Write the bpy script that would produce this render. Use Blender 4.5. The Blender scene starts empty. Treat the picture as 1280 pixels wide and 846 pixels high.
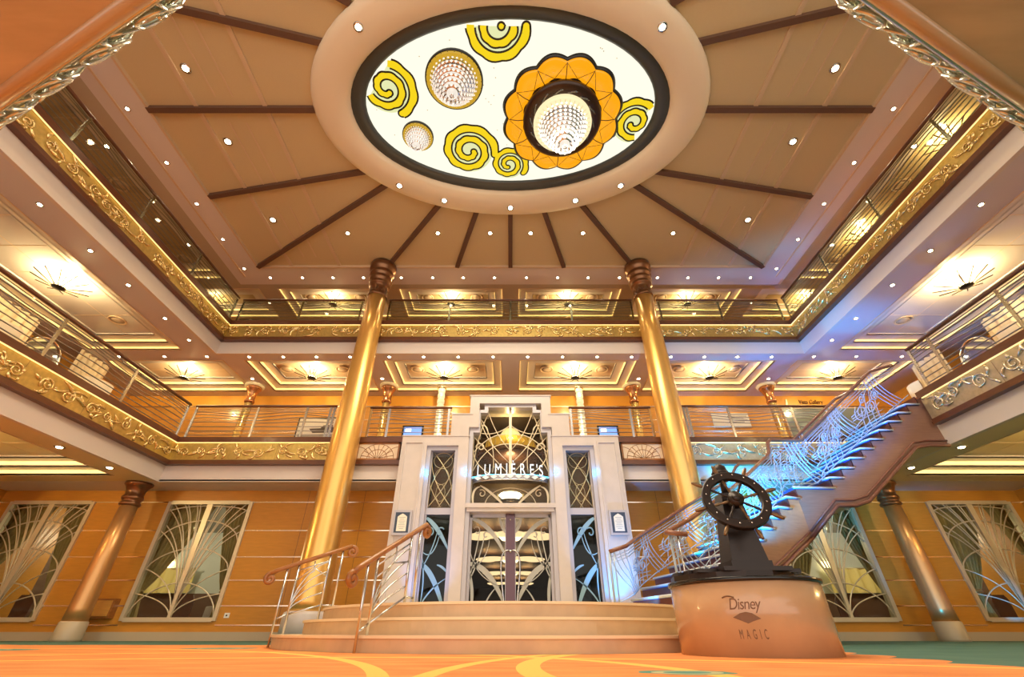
import bpy, math, random
from mathutils import Vector, Matrix
random.seed(7)
PI = math.pi
C = bpy.context.scene.collection
sin, cos = math.sin, math.cos

# ------------------------------------------------------------------ camera
FPX, CX, CY, HC = 541.4, 638.0, 423.0, 0.166
PITCH = math.atan((790 - 423) / FPX)
cd = bpy.data.cameras.new('camera'); cam = bpy.data.objects.new('camera', cd); C.objects.link(cam)
cd.sensor_width = 36; cd.lens = 36 * FPX / 1280; cd.shift_x = (640 - CX) / 1280; cd.clip_end = 200; cd.clip_start = .02
cam.location = (0, 0, HC); cam.rotation_euler = (PI / 2 + PITCH, 0, 0)
bpy.context.scene.camera = cam

# ------------------------------------------------------------------ materials
MATS = {}
def _new(name):
    m = bpy.data.materials.new(name); m.use_nodes = True; nt = m.node_tree
    return m, nt, nt.nodes['Principled BSDF']
def mat(name, col, rough=.5, metal=0., spec=.5, emit=None, es=0., grain=None, gcol=None, gscale=(1, 1, 1), gamt=.25, bump=0., coat=0., alpha=1., trans=0., nosample=False):
    if name in MATS: return MATS[name]
    m, nt, b = _new(name)
    b.inputs['Base Color'].default_value = (*col, 1); b.inputs['Roughness'].default_value = rough
    b.inputs['Metallic'].default_value = metal; b.inputs['Specular IOR Level'].default_value = spec
    b.inputs['Coat Weight'].default_value = coat; b.inputs['Coat Roughness'].default_value = .12
    b.inputs['Transmission Weight'].default_value = trans
    if emit: b.inputs['Emission Color'].default_value = (*emit, 1); b.inputs['Emission Strength'].default_value = es
    if grain:
        g = nt.nodes.new('ShaderNodeNewGeometry'); mp = nt.nodes.new('ShaderNodeMapping'); n = nt.nodes.new('ShaderNodeTexNoise')
        mp.inputs['Scale'].default_value = gscale; n.inputs['Scale'].default_value = grain; n.inputs['Detail'].default_value = 5
        nt.links.new(g.outputs['Position'], mp.inputs['Vector']); nt.links.new(mp.outputs[0], n.inputs['Vector'])
        r = nt.nodes.new('ShaderNodeValToRGB'); r.color_ramp.elements[0].position = .3; r.color_ramp.elements[1].position = .7
        gc = gcol or tuple(c * (1 - gamt) for c in col)
        r.color_ramp.elements[0].color = (*gc, 1); r.color_ramp.elements[1].color = (*col, 1)
        nt.links.new(n.outputs['Fac'], r.inputs[0]); nt.links.new(r.outputs[0], b.inputs['Base Color'])
        if bump:
            bp = nt.nodes.new('ShaderNodeBump'); bp.inputs['Strength'].default_value = bump; bp.inputs['Distance'].default_value = .02
            nt.links.new(n.outputs['Fac'], bp.inputs['Height']); nt.links.new(bp.outputs[0], b.inputs['Normal'])
    if nosample: m.cycles.emission_sampling = 'NONE'
    MATS[name] = m
    return m
def glass(name, tint, gloss=.12, rough=.03):
    m = bpy.data.materials.new(name); m.use_nodes = True; nt = m.node_tree; nt.nodes.clear()
    o = nt.nodes.new('ShaderNodeOutputMaterial'); t = nt.nodes.new('ShaderNodeBsdfTransparent'); g = nt.nodes.new('ShaderNodeBsdfGlossy'); mx = nt.nodes.new('ShaderNodeMixShader')
    t.inputs[0].default_value = (*tint, 1); g.inputs['Roughness'].default_value = rough; mx.inputs[0].default_value = gloss
    nt.links.new(t.outputs[0], mx.inputs[1]); nt.links.new(g.outputs[0], mx.inputs[2]); nt.links.new(mx.outputs[0], o.inputs[0])
    return m
WOOD = mat('honey_wood_panel', (.62, .265, .035), .38, spec=.35, grain=3, gscale=(1, 1, 8), gamt=.12, coat=.08)
WOODU = mat('amber_wood_panel', (.72, .35, .07), .28, grain=3, gscale=(1, 1, 8), gamt=.15, coat=.35)
RAILW = mat('mahogany_rail', (.145, .046, .018), .32, grain=6, gscale=(1, 1, 6), gamt=.3, coat=.15)
RAILO = mat('oak_handrail', (.38, .14, .03), .3, grain=6, gscale=(1, 1, 6), gamt=.3, coat=.15)
STAIRH = mat('walnut_handrail', (.24, .085, .04), .3, grain=6, gscale=(1, 1, 6), gamt=.3, coat=.4)
STRW = mat('stair_side_wood', (.34, .17, .11), .4, grain=4, gscale=(1, 1, 10), gamt=.2, coat=.15)
LEDW = mat('ledge_wood', (.60, .44, .26), .35, grain=1.5, gscale=(1, 5, 1), gamt=.2, coat=.2)
STRIP = mat('polished_metal_strip', (.85, .78, .66), .22, 1.)
CHROME = mat('brushed_steel', (.62, .62, .62), .24, 1.)
STEELB = mat('satin_steel_stair_rail', (.42, .50, .58), .3, .3)
IRON = mat('polished_scroll_metal', (.62, .62, .56), .22, .85)
WIRE = mat('rail_wire', (.30, .28, .26), .3, .7)
GOLDC = mat('gold_lacquer_column', (.80, .47, .13), .30, .75, coat=.2)
COPC = mat('copper_gold_column', (.62, .33, .12), .34, .6, coat=.15)
CAPB = mat('bronze_capital', (.22, .10, .045), .28, .7)
GOLDF = mat('gilded_panel', (.66, .47, .15), .38, .75, grain=14, gamt=.25, bump=.15)
GOLDFS = mat('silver_gilt_panel', (.55, .46, .30), .40, .7, grain=14, gamt=.2, bump=.12)
GOLDR = mat('gilded_relief', (.85, .66, .30), .25, .85)
CREAM = mat('cream_paint', (.74, .58, .40), .5)
BAND = mat('warm_white_band', (.68, .60, .54), .42)
SOFF = mat('lilac_white_soffit', (.64, .59, .60), .40)
CEIL = mat('beige_ceiling_panel', (.64, .49, .27), .6, grain=26, gscale=(1, 6, 1), gamt=.05)
CEILG = mat('satin_ceiling_tile', (.62, .48, .34), .22, spec=.8, grain=2, gamt=.06, coat=.3)
RIB = mat('brown_ceiling_rib', (.13, .065, .04), .5)
MOLD = mat('cream_moulding', (.66, .48, .30), .5)
RINGM = mat('ivory_ring', (.84, .70, .50), .45)
DARKR = mat('slate_ring', (.055, .06, .055), .35)
STONE = mat('cream_marble', (.60, .53, .49), .28, grain=5, gamt=.07)
STEPM = mat('honey_marble', (.66, .45, .26), .25, grain=4, gamt=.16)
PEDM = mat('peach_marble', (.58, .36, .20), .2, grain=3, gamt=.16, coat=.4)
GREYST = mat('reveal_metal', (.46, .43, .46), .35, .25)
BLACKM = mat('black_marble', (.01, .01, .012), .15)
BRONZE = mat('dark_bronze', (.035, .026, .024), .36, .6)
BRONZL = mat('worn_bronze', (.20, .12, .06), .3, .7)
BASEB = mat('baseboard_stone', (.50, .40, .27), .4)
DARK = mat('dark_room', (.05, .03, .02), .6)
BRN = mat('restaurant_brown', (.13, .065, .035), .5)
CURT = mat('olive_gold_curtain', (.58, .44, .19), .6, grain=9, gscale=(4, 4, .4), gamt=.3)
DRAPE = mat('pale_drape', (.70, .58, .40), .6)
BRASS = mat('brass_tracery', (.66, .52, .28), .3, .8)
TRAC = mat('champagne_tracery', (.68, .58, .40), .38, .35)
ETCH = mat('frosted_glass_art', (.42, .42, .38), .5)
ETCHB = mat('frosted_blue_glass_art', (.25, .42, .50), .45)
WHITE = mat('white_fitting', (.8, .78, .72), .4)
TREAD = mat('tread_edge', (.60, .66, .72), .25, .3)
NAVY = mat('navy_carpet_tread', (.02, .07, .32), .7)
RISER = mat('riser_wood', (.13, .03, .02), .45)
BLK = mat('black_trim', (.012, .012, .012), .4)
LENS = mat('lit_lens', (1, .9, .7), .5, emit=(1, .82, .5), es=22, nosample=True)
BULB = mat('lit_bulb', (1, .9, .7), .5, emit=(1, .80, .42), es=9, nosample=True)
COVE = mat('cove_strip', (1, .8, .4), .5, emit=(1, .64, .19), es=.9, nosample=True)
COVEB = mat('bright_cove_strip', (1, .8, .4), .5, emit=(1, .72, .26), es=.95, nosample=True)
PANEL = mat('backlit_ceiling_glass', (.02, .02, .02), .4, spec=.1, emit=(1, .955, .77), es=.80)
YEL = mat('backlit_yellow_glass', (.02, .015, 0), .4, spec=.1, emit=(.68, .49, .01), es=1, nosample=True)
PALE = mat('backlit_pale_green_glass', (.02, .02, .01), .4, spec=.1, emit=(.58, .60, .32), es=1, nosample=True)
AMBER = mat('backlit_amber_glass', (.03, .012, 0), .25, emit=(.76, .29, .004), es=1, nosample=True)
AMBB = mat('ring_lit_glass', (.03, .03, .02), .3, emit=(.8, .66, .38), es=1, nosample=True)
DKB = mat('chocolate_metal', (.04, .018, .01), .3, .3)
OCHRE = mat('lit_ochre_glass', (.08, .05, .01), .3, emit=(.40, .24, .015), es=1, nosample=True)
CRYST = mat('cut_crystal', (.75, .72, .70), .08, .6, emit=(1, .9, .8), es=.40, nosample=True)
CRYSB = mat('cut_crystal_bright', (.85, .8, .75), .08, .5, emit=(1, .93, .82), es=.7, nosample=True)
NEON = mat('blue_neon', (.1, .5, 1), .4, emit=(.05, .5, 1), es=5, nosample=True)
SCREEN = mat('lit_blue_screen', (.1, .2, .6), .3, emit=(.16, .36, .95), es=.9, nosample=True)
SCREENW = mat('screen_highlight', (.6, .7, .9), .3, emit=(.7, .8, 1), es=.9, nosample=True)
PAPER = mat('poster_paper', (.80, .77, .66), .6)
INK = mat('poster_ink', (.10, .08, .06), .6)
ENGR = mat('engraving', (.20, .10, .05), .6)
VIEWG = mat('sea_green_glazing', (.30, .36, .32), .15, .3)
GLS = glass('clear_glass', (.88, .90, .86), .012)
GLD = glass('smoked_door_glass', (.62, .60, .56), .008)
GLB = glass('blue_tinted_glass', (.36, .46, .52), .02)
GLR = glass('railing_glass', (.86, .88, .82), .05)

# carpet: orange field with scalloped edge, teal beyond, golden sweeps
def carpet():
    m, nt, b = _new('carpet'); L = nt.links.new
    def mth(op, a, c=None, d=None):
        n = nt.nodes.new('ShaderNodeMath'); n.operation = op
        for i, v in enumerate((a, c, d)):
            if v is None: continue
            if isinstance(v, (int, float)): n.inputs[i].default_value = v
            else: L(v, n.inputs[i])
        return n.outputs[0]
    g = nt.nodes.new('ShaderNodeNewGeometry'); s = nt.nodes.new('ShaderNodeSeparateXYZ'); L(g.outputs['Position'], s.inputs[0])
    X, Y = s.outputs[0], s.outputs[1]
    def noise(sc, det=3, scale=(1, 1, 1)):
        mp = nt.nodes.new('ShaderNodeMapping'); mp.inputs['Scale'].default_value = scale; L(g.outputs['Position'], mp.inputs[0])
        n = nt.nodes.new('ShaderNodeTexNoise'); n.inputs['Scale'].default_value = sc; n.inputs['Detail'].default_value = det; L(mp.outputs[0], n.inputs['Vector'])
        return n.outputs['Fac']
    def mix(f, a, c):
        n = nt.nodes.new('ShaderNodeMix'); n.data_type = 'RGBA'
        L(f, n.inputs[0])
        for i, v in ((6, a), (7, c)):
            if isinstance(v, tuple): n.inputs[i].default_value = (*v, 1)
            else: L(v, n.inputs[i])
        return n.outputs[2]
    base = mix(noise(3.4, 6, (.5, 1.6, 1)), (.50, .11, .03), (.95, .42, .13))
    def arc(cx, cy, r, w):
        dx = mth('SUBTRACT', X, cx); dy = mth('SUBTRACT', Y, cy)
        d = mth('SQRT', mth('ADD', mth('MULTIPLY', dx, dx), mth('MULTIPLY', dy, dy)))
        return mth('LESS_THAN', mth('ABSOLUTE', mth('SUBTRACT', d, r)), w)
    for (cx, cy, r, w) in ((-2.2, 2.2, 3.2, .06), (4.0, 3.0, 3.9, .07), (-6, 1, 5.6, .05), (4.5, 2.2, 4.9, .05), (-1, -2, 6.3, .05)):
        base = mix(arc(cx, cy, r, w), base, (.95, .52, .12))
    # small teal ovals
    for (cx, cy, r) in ((.88, 2.72, .33), (-3.6, 6.6, .55), (-6.0, 6.0, .7), (-1.9, 6.0, .3)):
        dx = mth('SUBTRACT', X, cx); dy = mth('MULTIPLY', mth('SUBTRACT', Y, cy), 1.6)
        d = mth('SQRT', mth('ADD', mth('MULTIPLY', dx, dx), mth('MULTIPLY', dy, dy)))
        base = mix(mth('LESS_THAN', mth('ADD', d, mth('MULTIPLY', noise(5), .2)), r), base, (.10, .26, .20))
        base = mix(mth('LESS_THAN', mth('ABSOLUTE', mth('SUBTRACT', d, r * .45)), .03), base, (.45, .45, .25))
    teal = mix(noise(1.6, 4), (.035, .11, .085), (.12, .21, .155))
    ed = mth('SUBTRACT', mth('ADD', mth('ADD', 2.15, mth('MULTIPLY', mth('ABSOLUTE', mth('SINE', mth('MULTIPLY', Y, 4.5))), .22)), mth('MULTIPLY', Y, .19)), X)
    eyy = mth('SUBTRACT', mth('ADD', 7.7, mth('MULTIPLY', noise(.8), 1.2)), Y)
    inside = mth('GREATER_THAN', mth('MINIMUM', ed, eyy), 0)
    col = mix(inside, teal, base)
    fine = mix(noise(60, 2), (.85, .85, .85), (1.1, 1.1, 1.1))
    mm = nt.nodes.new('ShaderNodeMix'); mm.data_type = 'RGBA'; mm.blend_type = 'MULTIPLY'; mm.inputs[0].default_value = 1
    L(col, mm.inputs[6]); L(fine, mm.inputs[7]); L(mm.outputs[2], b.inputs['Base Color'])
    b.inputs['Roughness'].default_value = .85; b.inputs['Specular IOR Level'].default_value = .2
    return m
CARPET = carpet()

# ------------------------------------------------------------------ mesh builder
ORG = {}
XF = None
class MB:
    def __init__(s): s.v = []; s.f = []; s.sm = []
    def add(s, vs, fs, smooth=False):
        o = len(s.v); s.v += [tuple(p) for p in vs]
        for f in fs: s.f.append([o + i for i in f]); s.sm.append(smooth)
        return s
    def box(s, x0, x1, y0, y1, z0, z1):
        x0, x1 = min(x0, x1), max(x0, x1); y0, y1 = min(y0, y1), max(y0, y1); z0, z1 = min(z0, z1), max(z0, z1)
        return s.add([(x0, y0, z0), (x1, y0, z0), (x1, y1, z0), (x0, y1, z0), (x0, y0, z1), (x1, y0, z1), (x1, y1, z1), (x0, y1, z1)],
                     [(0, 3, 2, 1), (4, 5, 6, 7), (0, 1, 5, 4), (1, 2, 6, 5), (2, 3, 7, 6), (3, 0, 4, 7)])
    def obox(s, A, B, n0, n1, z0, z1):
        """box along plan line A->B, from n0 to n1 along its left normal"""
        dx, dy = B[0] - A[0], B[1] - A[1]; l = math.hypot(dx, dy); nx, ny = -dy / l, dx / l
        q = [(A[0] + nx * n0, A[1] + ny * n0), (B[0] + nx * n0, B[1] + ny * n0), (B[0] + nx * n1, B[1] + ny * n1), (A[0] + nx * n1, A[1] + ny * n1)]
        if n1 < n0: q = q[::-1]
        return s.prism([(a, b) for a, b in q], z0, z1)
    def prism(s, poly, z0, z1, fn=None):
        n = len(poly); fn = fn or (lambda a, b, c: (a, b, c))
        vs = [fn(a, b, z0) for a, b in poly] + [fn(a, b, z1) for a, b in poly]
        fs = [tuple(range(n))[::-1], tuple(range(n, 2 * n))] + [(i, (i + 1) % n, n + (i + 1) % n, n + i) for i in range(n)]
        return s.add(vs, fs)
    def tube(s, pts, r, n=6, closed=False, taper=None, flat=1.):
        pts = [Vector(p) for p in pts]; m = len(pts)
        if m < 2: return s
        vs = []; up = None
        for i, p in enumerate(pts):
            if closed: t = pts[(i + 1) % m] - pts[i - 1]
            else: t = pts[min(i + 1, m - 1)] - pts[max(i - 1, 0)]
            if t.length < 1e-9: t = Vector((0, 0, 1))
            t.normalize()
            if up is None:
                up = Vector((0, 0, 1)) if abs(t.z) < .9 else Vector((0, 1, 0))
            u = up - t * up.dot(t)
            if u.length < 1e-6: u = t.orthogonal()
            u.normalize(); up = u; w = t.cross(u)
            rr = r * (taper(i / (m - 1)) if taper else 1)
            for k in range(n):
                a = 2 * PI * k / n
                vs.append(p + u * cos(a) * rr * flat + w * sin(a) * rr)
        fs = []
        for i in range(m if closed else m - 1):
            j = (i + 1) % m
            for k in range(n):
                fs.append((i * n + k, i * n + (k + 1) % n, j * n + (k + 1) % n, j * n + k))
        if not closed:
            fs.append(tuple(range(n))[::-1]); fs.append(tuple((m - 1) * n + k for k in range(n)))
        return s.add(vs, fs, True)
    def lathe(s, prof, cx=0, cy=0, n=24, sx=1, sy=1, ripple=None, smooth=True, fn=None):
        vs = []; m = len(prof)
        for r, z in prof:
            for k in range(n):
                a = 2 * PI * k / n; q = r * (ripple(a) if ripple else 1)
                p = (cx + q * sx * cos(a), cy + q * sy * sin(a), z)
                vs.append(fn(*p) if fn else p)
        fs = [(i * n + k, i * n + (k + 1) % n, (i + 1) * n + (k + 1) % n, (i + 1) * n + k) for i in range(m - 1) for k in range(n)]
        if prof[0][0] > 1e-6: fs.append(tuple(range(n))[::-1])
        if prof[-1][0] > 1e-6: fs.append(tuple((m - 1) * n + k for k in range(n)))
        return s.add(vs, fs, smooth)
    def ellring(s, prof, cx, cy, n=72):
        """profile of (a, b, z) ellipses joined"""
        vs = [(cx + a * cos(2 * PI * k / n), cy + b * sin(2 * PI * k / n), z) for a, b, z in prof for k in range(n)]
        fs = [(i * n + k, i * n + (k + 1) % n, (i + 1) * n + (k + 1) % n, (i + 1) * n + k) for i in range(len(prof) - 1) for k in range(n)]
        return s.add(vs, fs, True)
    def ball(s, c, r, n=10, sz=1):
        prof = [(max(1e-4, r * sin(PI * i / 8)) if 0 < i < 8 else 1e-4, c[2] - r * sz * cos(PI * i / 8)) for i in range(9)]
        return s.lathe(prof, c[0], c[1], n)
    def build(s, name, m, parent=None, local=False):
        if not s.v: return None
        if XF: s.v = [tuple(XF[1][i] + (p[i] - XF[0][i]) * XF[2] for i in range(3)) for p in s.v]
        me = bpy.data.meshes.new(name)
        if parent is not None: po = ORG[parent.name]
        else: po = Vector((0, 0, 0))
        if local: org = Vector(po)
        elif parent is None:
            xs = [p[0] for p in s.v]; ys = [p[1] for p in s.v]; zs = [p[2] for p in s.v]
            org = Vector(((min(xs) + max(xs)) / 2, (min(ys) + max(ys)) / 2, min(zs)))
        else: org = Vector(po)
        off = Vector((0, 0, 0)) if local else org
        me.from_pydata([(p[0] - off.x, p[1] - off.y, p[2] - off.z) for p in s.v], [], s.f)
        me.polygons.foreach_set('use_smooth', s.sm); me.materials.append(m); me.update()
        o = bpy.data.objects.new(name, me); C.objects.link(o)
        if parent is not None: o.parent = parent
        else: o.location = org
        ORG[o.name] = org
        return o
def thing(name, label, cat, loc=(0, 0, 0), group=None):
    o = bpy.data.objects.new(name, None); C.objects.link(o); o.location = loc; o.empty_display_size = .2
    o['label'] = label; o['category'] = cat
    if group: o['group'] = group
    ORG[o.name] = Vector(loc)
    return o
def tag(o, label, cat, group=None, kind=None):
    o['label'] = label; o['category'] = cat
    if group: o['group'] = group
    if kind: o['kind'] = kind
    return o
def struct(name, mb, m, parent=None):
    o = mb.build(name, m, parent)
    if parent is None: o['kind'] = 'structure'
    return o
def sroot(name, loc=(0, 0, 0)):
    o = bpy.data.objects.new(name, None); C.objects.link(o); o.location = loc; o['kind'] = 'structure'; ORG[o.name] = Vector(loc); return o
def dup(root, loc, label, group=None, rz=0, sc=None):
    def rec(o, par):
        c = o.copy(); C.objects.link(c); c.parent = par
        for ch in [x for x in bpy.data.objects if x.parent == o]: rec(ch, c)
        return c
    r = rec(root, None); r.location = loc; r.rotation_euler = (0, 0, rz); r['label'] = label
    if sc: r.scale = sc
    if group: r['group'] = group
    return r
def kids_of(o): return [x for x in o.children]
def text_mb(body, size, fn, sx=1., shear=0., ext=.01, space=1., align='CENTER'):
    cu = bpy.data.curves.new('t', 'FONT'); cu.body = body; cu.size = size; cu.extrude = ext; cu.align_x = align; cu.shear = shear; cu.space_character = space
    ob = bpy.data.objects.new('t', cu); C.objects.link(ob)
    dg = bpy.context.evaluated_depsgraph_get(); me = bpy.data.meshes.new_from_object(ob.evaluated_get(dg))
    b = MB(); b.add([fn(v.co.x * sx, v.co.y, v.co.z) for v in me.vertices], [tuple(p.vertices) for p in me.polygons])
    bpy.data.objects.remove(ob); bpy.data.curves.remove(cu); bpy.data.meshes.remove(me)
    return b
def bez(p0, p1, p2, p3, n=12):
    out = []
    for i in range(n + 1):
        t = i / n; u = 1 - t
        out.append(tuple(u ** 3 * a + 3 * u * u * t * b + 3 * u * t * t * c + t ** 3 * d for a, b, c, d in zip(p0, p1, p2, p3)))
    return out
ORD = ['', 'first', 'second', 'third', 'fourth', 'fifth', 'sixth', 'seventh', 'eighth', 'ninth', 'tenth', 'eleventh', 'twelfth', 'thirteenth', 'fourteenth', 'fifteenth', 'sixteenth', 'seventeenth', 'eighteenth', 'nineteenth', 'twentieth']

# ------------------------------------------------------------------ lamps
def lamp(kind, loc, power, col=(1, .78, .48), size=.1, rot=(0, 0, 0), spot=None, blend=.6, sy=None, aim=None):
    l = bpy.data.lights.new('lamp', kind); o = bpy.data.objects.new('lamp', l); C.objects.link(o)
    l.energy = power; l.color = col; o.location = loc
    if kind == 'AREA':
        l.shape = 'RECTANGLE' if sy else 'SQUARE'; l.size = size
        if sy: l.size_y = sy
    else: l.shadow_soft_size = size
    if kind == 'SPOT': l.spot_size = spot or 1.6; l.spot_blend = blend
    if aim: o.rotation_euler = (Vector(aim) - Vector(loc)).to_track_quat('-Z', 'Y').to_euler()
    else: o.rotation_euler = rot
    return o

W1 = 8.8           # half width of the opening
D = 11.0           # depth of the opening's back edge
Z4, Z5, ZC = 4.42, 8.26, 10.25
S4, S5 = 7.16, 3.33   # soffits: under deck 5, under deck 4
SU = 7.16; SL = 3.33
YB = 12.0          # lower back wall
YU = 14.0          # upper back wall
XS = 13.6          # side walls

# ------------------------------------------------------------------ shell
struct('floor', MB().box(-14, 14, -6, 12.2, -.2, 0), CARPET)
def wall_with_holes(x0, x1, z0, z1, y0, y1, holes):
    b = MB(); xs = sorted(holes)
    cur = x0
    for (a, c, lo, hi) in xs:
        b.box(cur, a, y0, y1, z0, z1); b.box(a, c, y0, y1, z0, lo); b.box(a, c, y0, y1, hi, z1); cur = c
    b.box(cur, x1, y0, y1, z0, z1)
    return b
WZ0, WZ1 = .38, 3.04
WIN = [(-13.25, -11.05), (-9.05, -6.85), (6.85, 9.05), (11.05, 13.25)]
bw = sroot('wall_back')
struct('lower_panelling', wall_with_holes(-14, -2.9, 0, 3.75, YB, YB + .2, [(a, b, WZ0, WZ1) for a, b in WIN[:2]]), WOOD, bw)
struct('lower_panelling', wall_with_holes(2.9, 14, 0, 3.75, YB, YB + .2, [(a, b, WZ0, WZ1) for a, b in WIN[2:]]), WOOD, bw)
# metal reveal strips and panel joints
sb = MB(); jb = MB()
for z in (.30, .68, 1.21, 1.72, 2.33, 3.03, 3.42):
    for (a, b) in ((-14, -13.25), (-11.05, -9.05), (-6.85, -2.9), (2.9, 6.85), (9.05, 11.05), (13.25, 14)):
        sb.box(a + .02, b - .02, YB - .008, YB, z - .012, z + .012)
for x in (-10.05, -5.4, -3.9, 3.9, 5.4, 10.05): jb.box(x - .004, x + .004, YB - .003, YB, .3, 3.5)
struct('metal_strip', sb, STRIP, bw); struct('panel_joint', jb, RAILW, bw)
struct('baseboard_back', MB().box(-14, -2.9, YB - .06, YB, 0, .17).box(2.9, 14, YB - .06, YB, 0, .17), BASEB)
wu = sroot('wall_upper_back')
struct('upper_panelling', MB().box(-13.6, 13.6, YU, YU + .2, Z4 - .1, 6.72), WOODU, wu)
struct('amber_fascia', MB().box(-13.6, 13.6, YU - .02, YU + .2, 6.76, 7.5), mat('amber_fascia', (.78, .36, .05), .3, coat=.3), wu)
struct('fascia_edge', MB().box(-13.6, 13.6, YU - .04, YU, 6.72, 6.76), STRIP, wu)
sb = MB()
for z in (4.9, 5.35, 5.8, 6.25): sb.box(-13.5, 13.5, YU - .008, YU, z - .01, z + .01)
struct('metal_strip', sb, STRIP, wu)
struct('top_deck_panelling', MB().box(-13.6, 13.6, YU, YU + .2, Z5 - .1, ZC + .6), WOODU, wu)
for nm, sx in (('left', -1), ('right', 1)):
    r = sroot('wall_' + nm)
    struct('lower_panelling', MB().box(sx * XS, sx * (XS + .2), -6, 14.2, 0, 3.8), WOOD, r)
    struct('middle_panelling', MB().box(sx * XS, sx * (XS + .2), -6, 14.2, 4.3, 7.6), WOODU, r)
    struct('top_panelling', MB().box(sx * XS, sx * (XS + .2), -6, 14.2, 8.1, 11), mat('taupe_wall', (.50, .42, .32), .35), r)
    sb = MB()
    for z in (.68, 1.21, 1.72, 2.33, 3.03): sb.box(sx * (XS - .008), sx * XS, -6, 12, z - .012, z + .012)
    struct('metal_strip', sb, STRIP, r)

# decks: slab + fascia + soffit
def deck(zf, zs, name, back_wall, gap=None):
    """zf floor top, zs soffit under it"""
    s = MB()
    def seg(x0, x1, y0, y1): s.box(x0, x1, y0, y1, zf - .12, zf)
    seg(-XS, -W1 - .08, -6, YU); seg(W1 + .08, XS, -6, YU)
    if gap: seg(-W1 - .08, -gap, D + .08, YU); seg(gap, W1 + .08, D + .08, YU)
    else: seg(-W1 - .08, W1 + .08, D + .08, YU)
    return s
struct('floor_middle_deck', deck(Z4, SL, 'm', 0, 2.6), mat('deck_carpet', (.35, .12, .05), .9))
struct('floor_top_deck', deck(Z5, SU, 'u', 0), mat('deck_carpet2', (.33, .14, .06), .9))

# ---------------- ceilings with coffers
def coffer_ceiling(name, rects, z, X0, X1, Y0, Y1, m_flat, parent=None):
    """flat plate at z between X0..X1, Y0..Y1 with rectangular recesses (x0,x1,y0,y1) that all share their y range"""
    b = MB(); t = .04
    y0, y1 = rects[0][2], rects[0][3]
    if y0 > Y0: b.box(X0, X1, Y0, y0, z, z + t)
    if Y1 > y1: b.box(X0, X1, y1, Y1, z, z + t)
    cur = X0
    for (a, c, _, _) in sorted(rects):
        if a > cur: b.box(cur, a, y0, y1, z, z + t)
        cur = c
    if cur < X1: b.box(cur, X1, y0, y1, z, z + t)
    return b
def tray(par, x0, x1, y0, y1, z, dep=.09, ins=.26, steps=2, cm=COVE, topm=CEILG, ym=True):
    """stepped tray above a recess; cove strips glow on the far lip of every step"""
    step = MB(); cv = MB(); mo = MB()
    a, b, c, d = x0, x1, y0, y1; zz = z
    g = .03
    for rect_z in (z - .006,):
        for (p, q, r_, s_) in ((a - g, b + g, c - g, c), (a - g, b + g, d, d + g), (a - g, a, c, d), (b, b + g, c, d)): mo.box(p, q, r_, s_, rect_z, rect_z + .03)
    for k in range(steps):
        z1 = zz + dep
        # vertical riser walls
        step.box(a - .02, a, c, d, zz, z1).box(b, b + .02, c, d, zz, z1).box(a, b, d, d + .02, zz, z1).box(a, b, c - .02, c, zz, z1)
        cv.box(a + .02, b - .02, d - .012, d - .002, zz + dep * .35, z1 - .01)
        cv.box(a + .002, a + .012, c + .02, d - .02, zz + dep * .35, z1 - .01); cv.box(b - .012, b - .002, c + .02, d - .02, zz + dep * .35, z1 - .01)
        a2, b2, c2, d2 = a + ins, b - ins, c + ins, d - ins
        # annular plate at z1
        step.box(a, b, c, c2, z1, z1 + .02).box(a, b, d2, d, z1, z1 + .02).box(a, a2, c2, d2, z1, z1 + .02).box(b2, b, c2, d2, z1, z1 + .02)
        a, b, c, d = a2, b2, c2, d2; zz = z1
    z1 = zz + .05
    step.box(a, b, c - .02, c, zz, z1).box(a, b, d, d + .02, zz, z1).box(a - .02, a, c, d, zz, z1).box(b, b + .02, c, d, zz, z1)
    top = MB().box(a - .02, b + .02, c - .02, d + .02, z1, z1 + .03)
    jn = MB()
    nx = max(2, round((b - a) / .85)); ny = max(2, round((d - c) / .85))
    for i in range(1, nx): x = a + (b - a) * i / nx; jn.box(x - .006, x + .006, c, d, z1 - .004, z1)
    for i in range(1, ny): y = c + (d - c) * i / ny; jn.box(a, b, y - .006, y + .006, z1 - .004, z1)
    struct('tray_step', step, BAND, par); struct('cove_strip', cv, cm, par); struct('tray_top', top, topm, par)
    struct('edge_moulding', mo, MOLD, par); struct('tile_joint', jn, MOLD, par)
    return z1
# middle deck ceiling (z 7.16), back, left, right
BC = [(-12.6, -8.95), (-8.25, -4.6), (-3.95, -.3), (.3, 3.95), (4.6, 8.25), (8.95, 12.6)]
r = sroot('ceiling_middle_back')
struct('soffit', coffer_ceiling('', [(a, b, 11.55, 13.6) for a, b in BC], SU, -XS, XS, 11.12, YU, SOFF), SOFF, r)
ZT = 0
for a, b in BC: ZT = tray(r, a, b, 11.55, 13.6, SU, dep=.11)
for nm, sx in (('left', -1), ('right', 1)):
    r = sroot('ceiling_middle_' + nm)
    xa, xb = sorted((sx * 9.85, sx * 12.6))
    struct('soffit', coffer_ceiling('', [(xa, xb, -4, 10.9)], SU, min(sx * 8.96, sx * XS), max(sx * 8.96, sx * XS), -6, 11.12, SOFF), SOFF, r)
    ZS = tray(r, xa, xb, -4, 10.9, SU, topm=mat('cool_satin_tile', (.62, .56, .52), .2, spec=.8, coat=.4))
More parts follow.
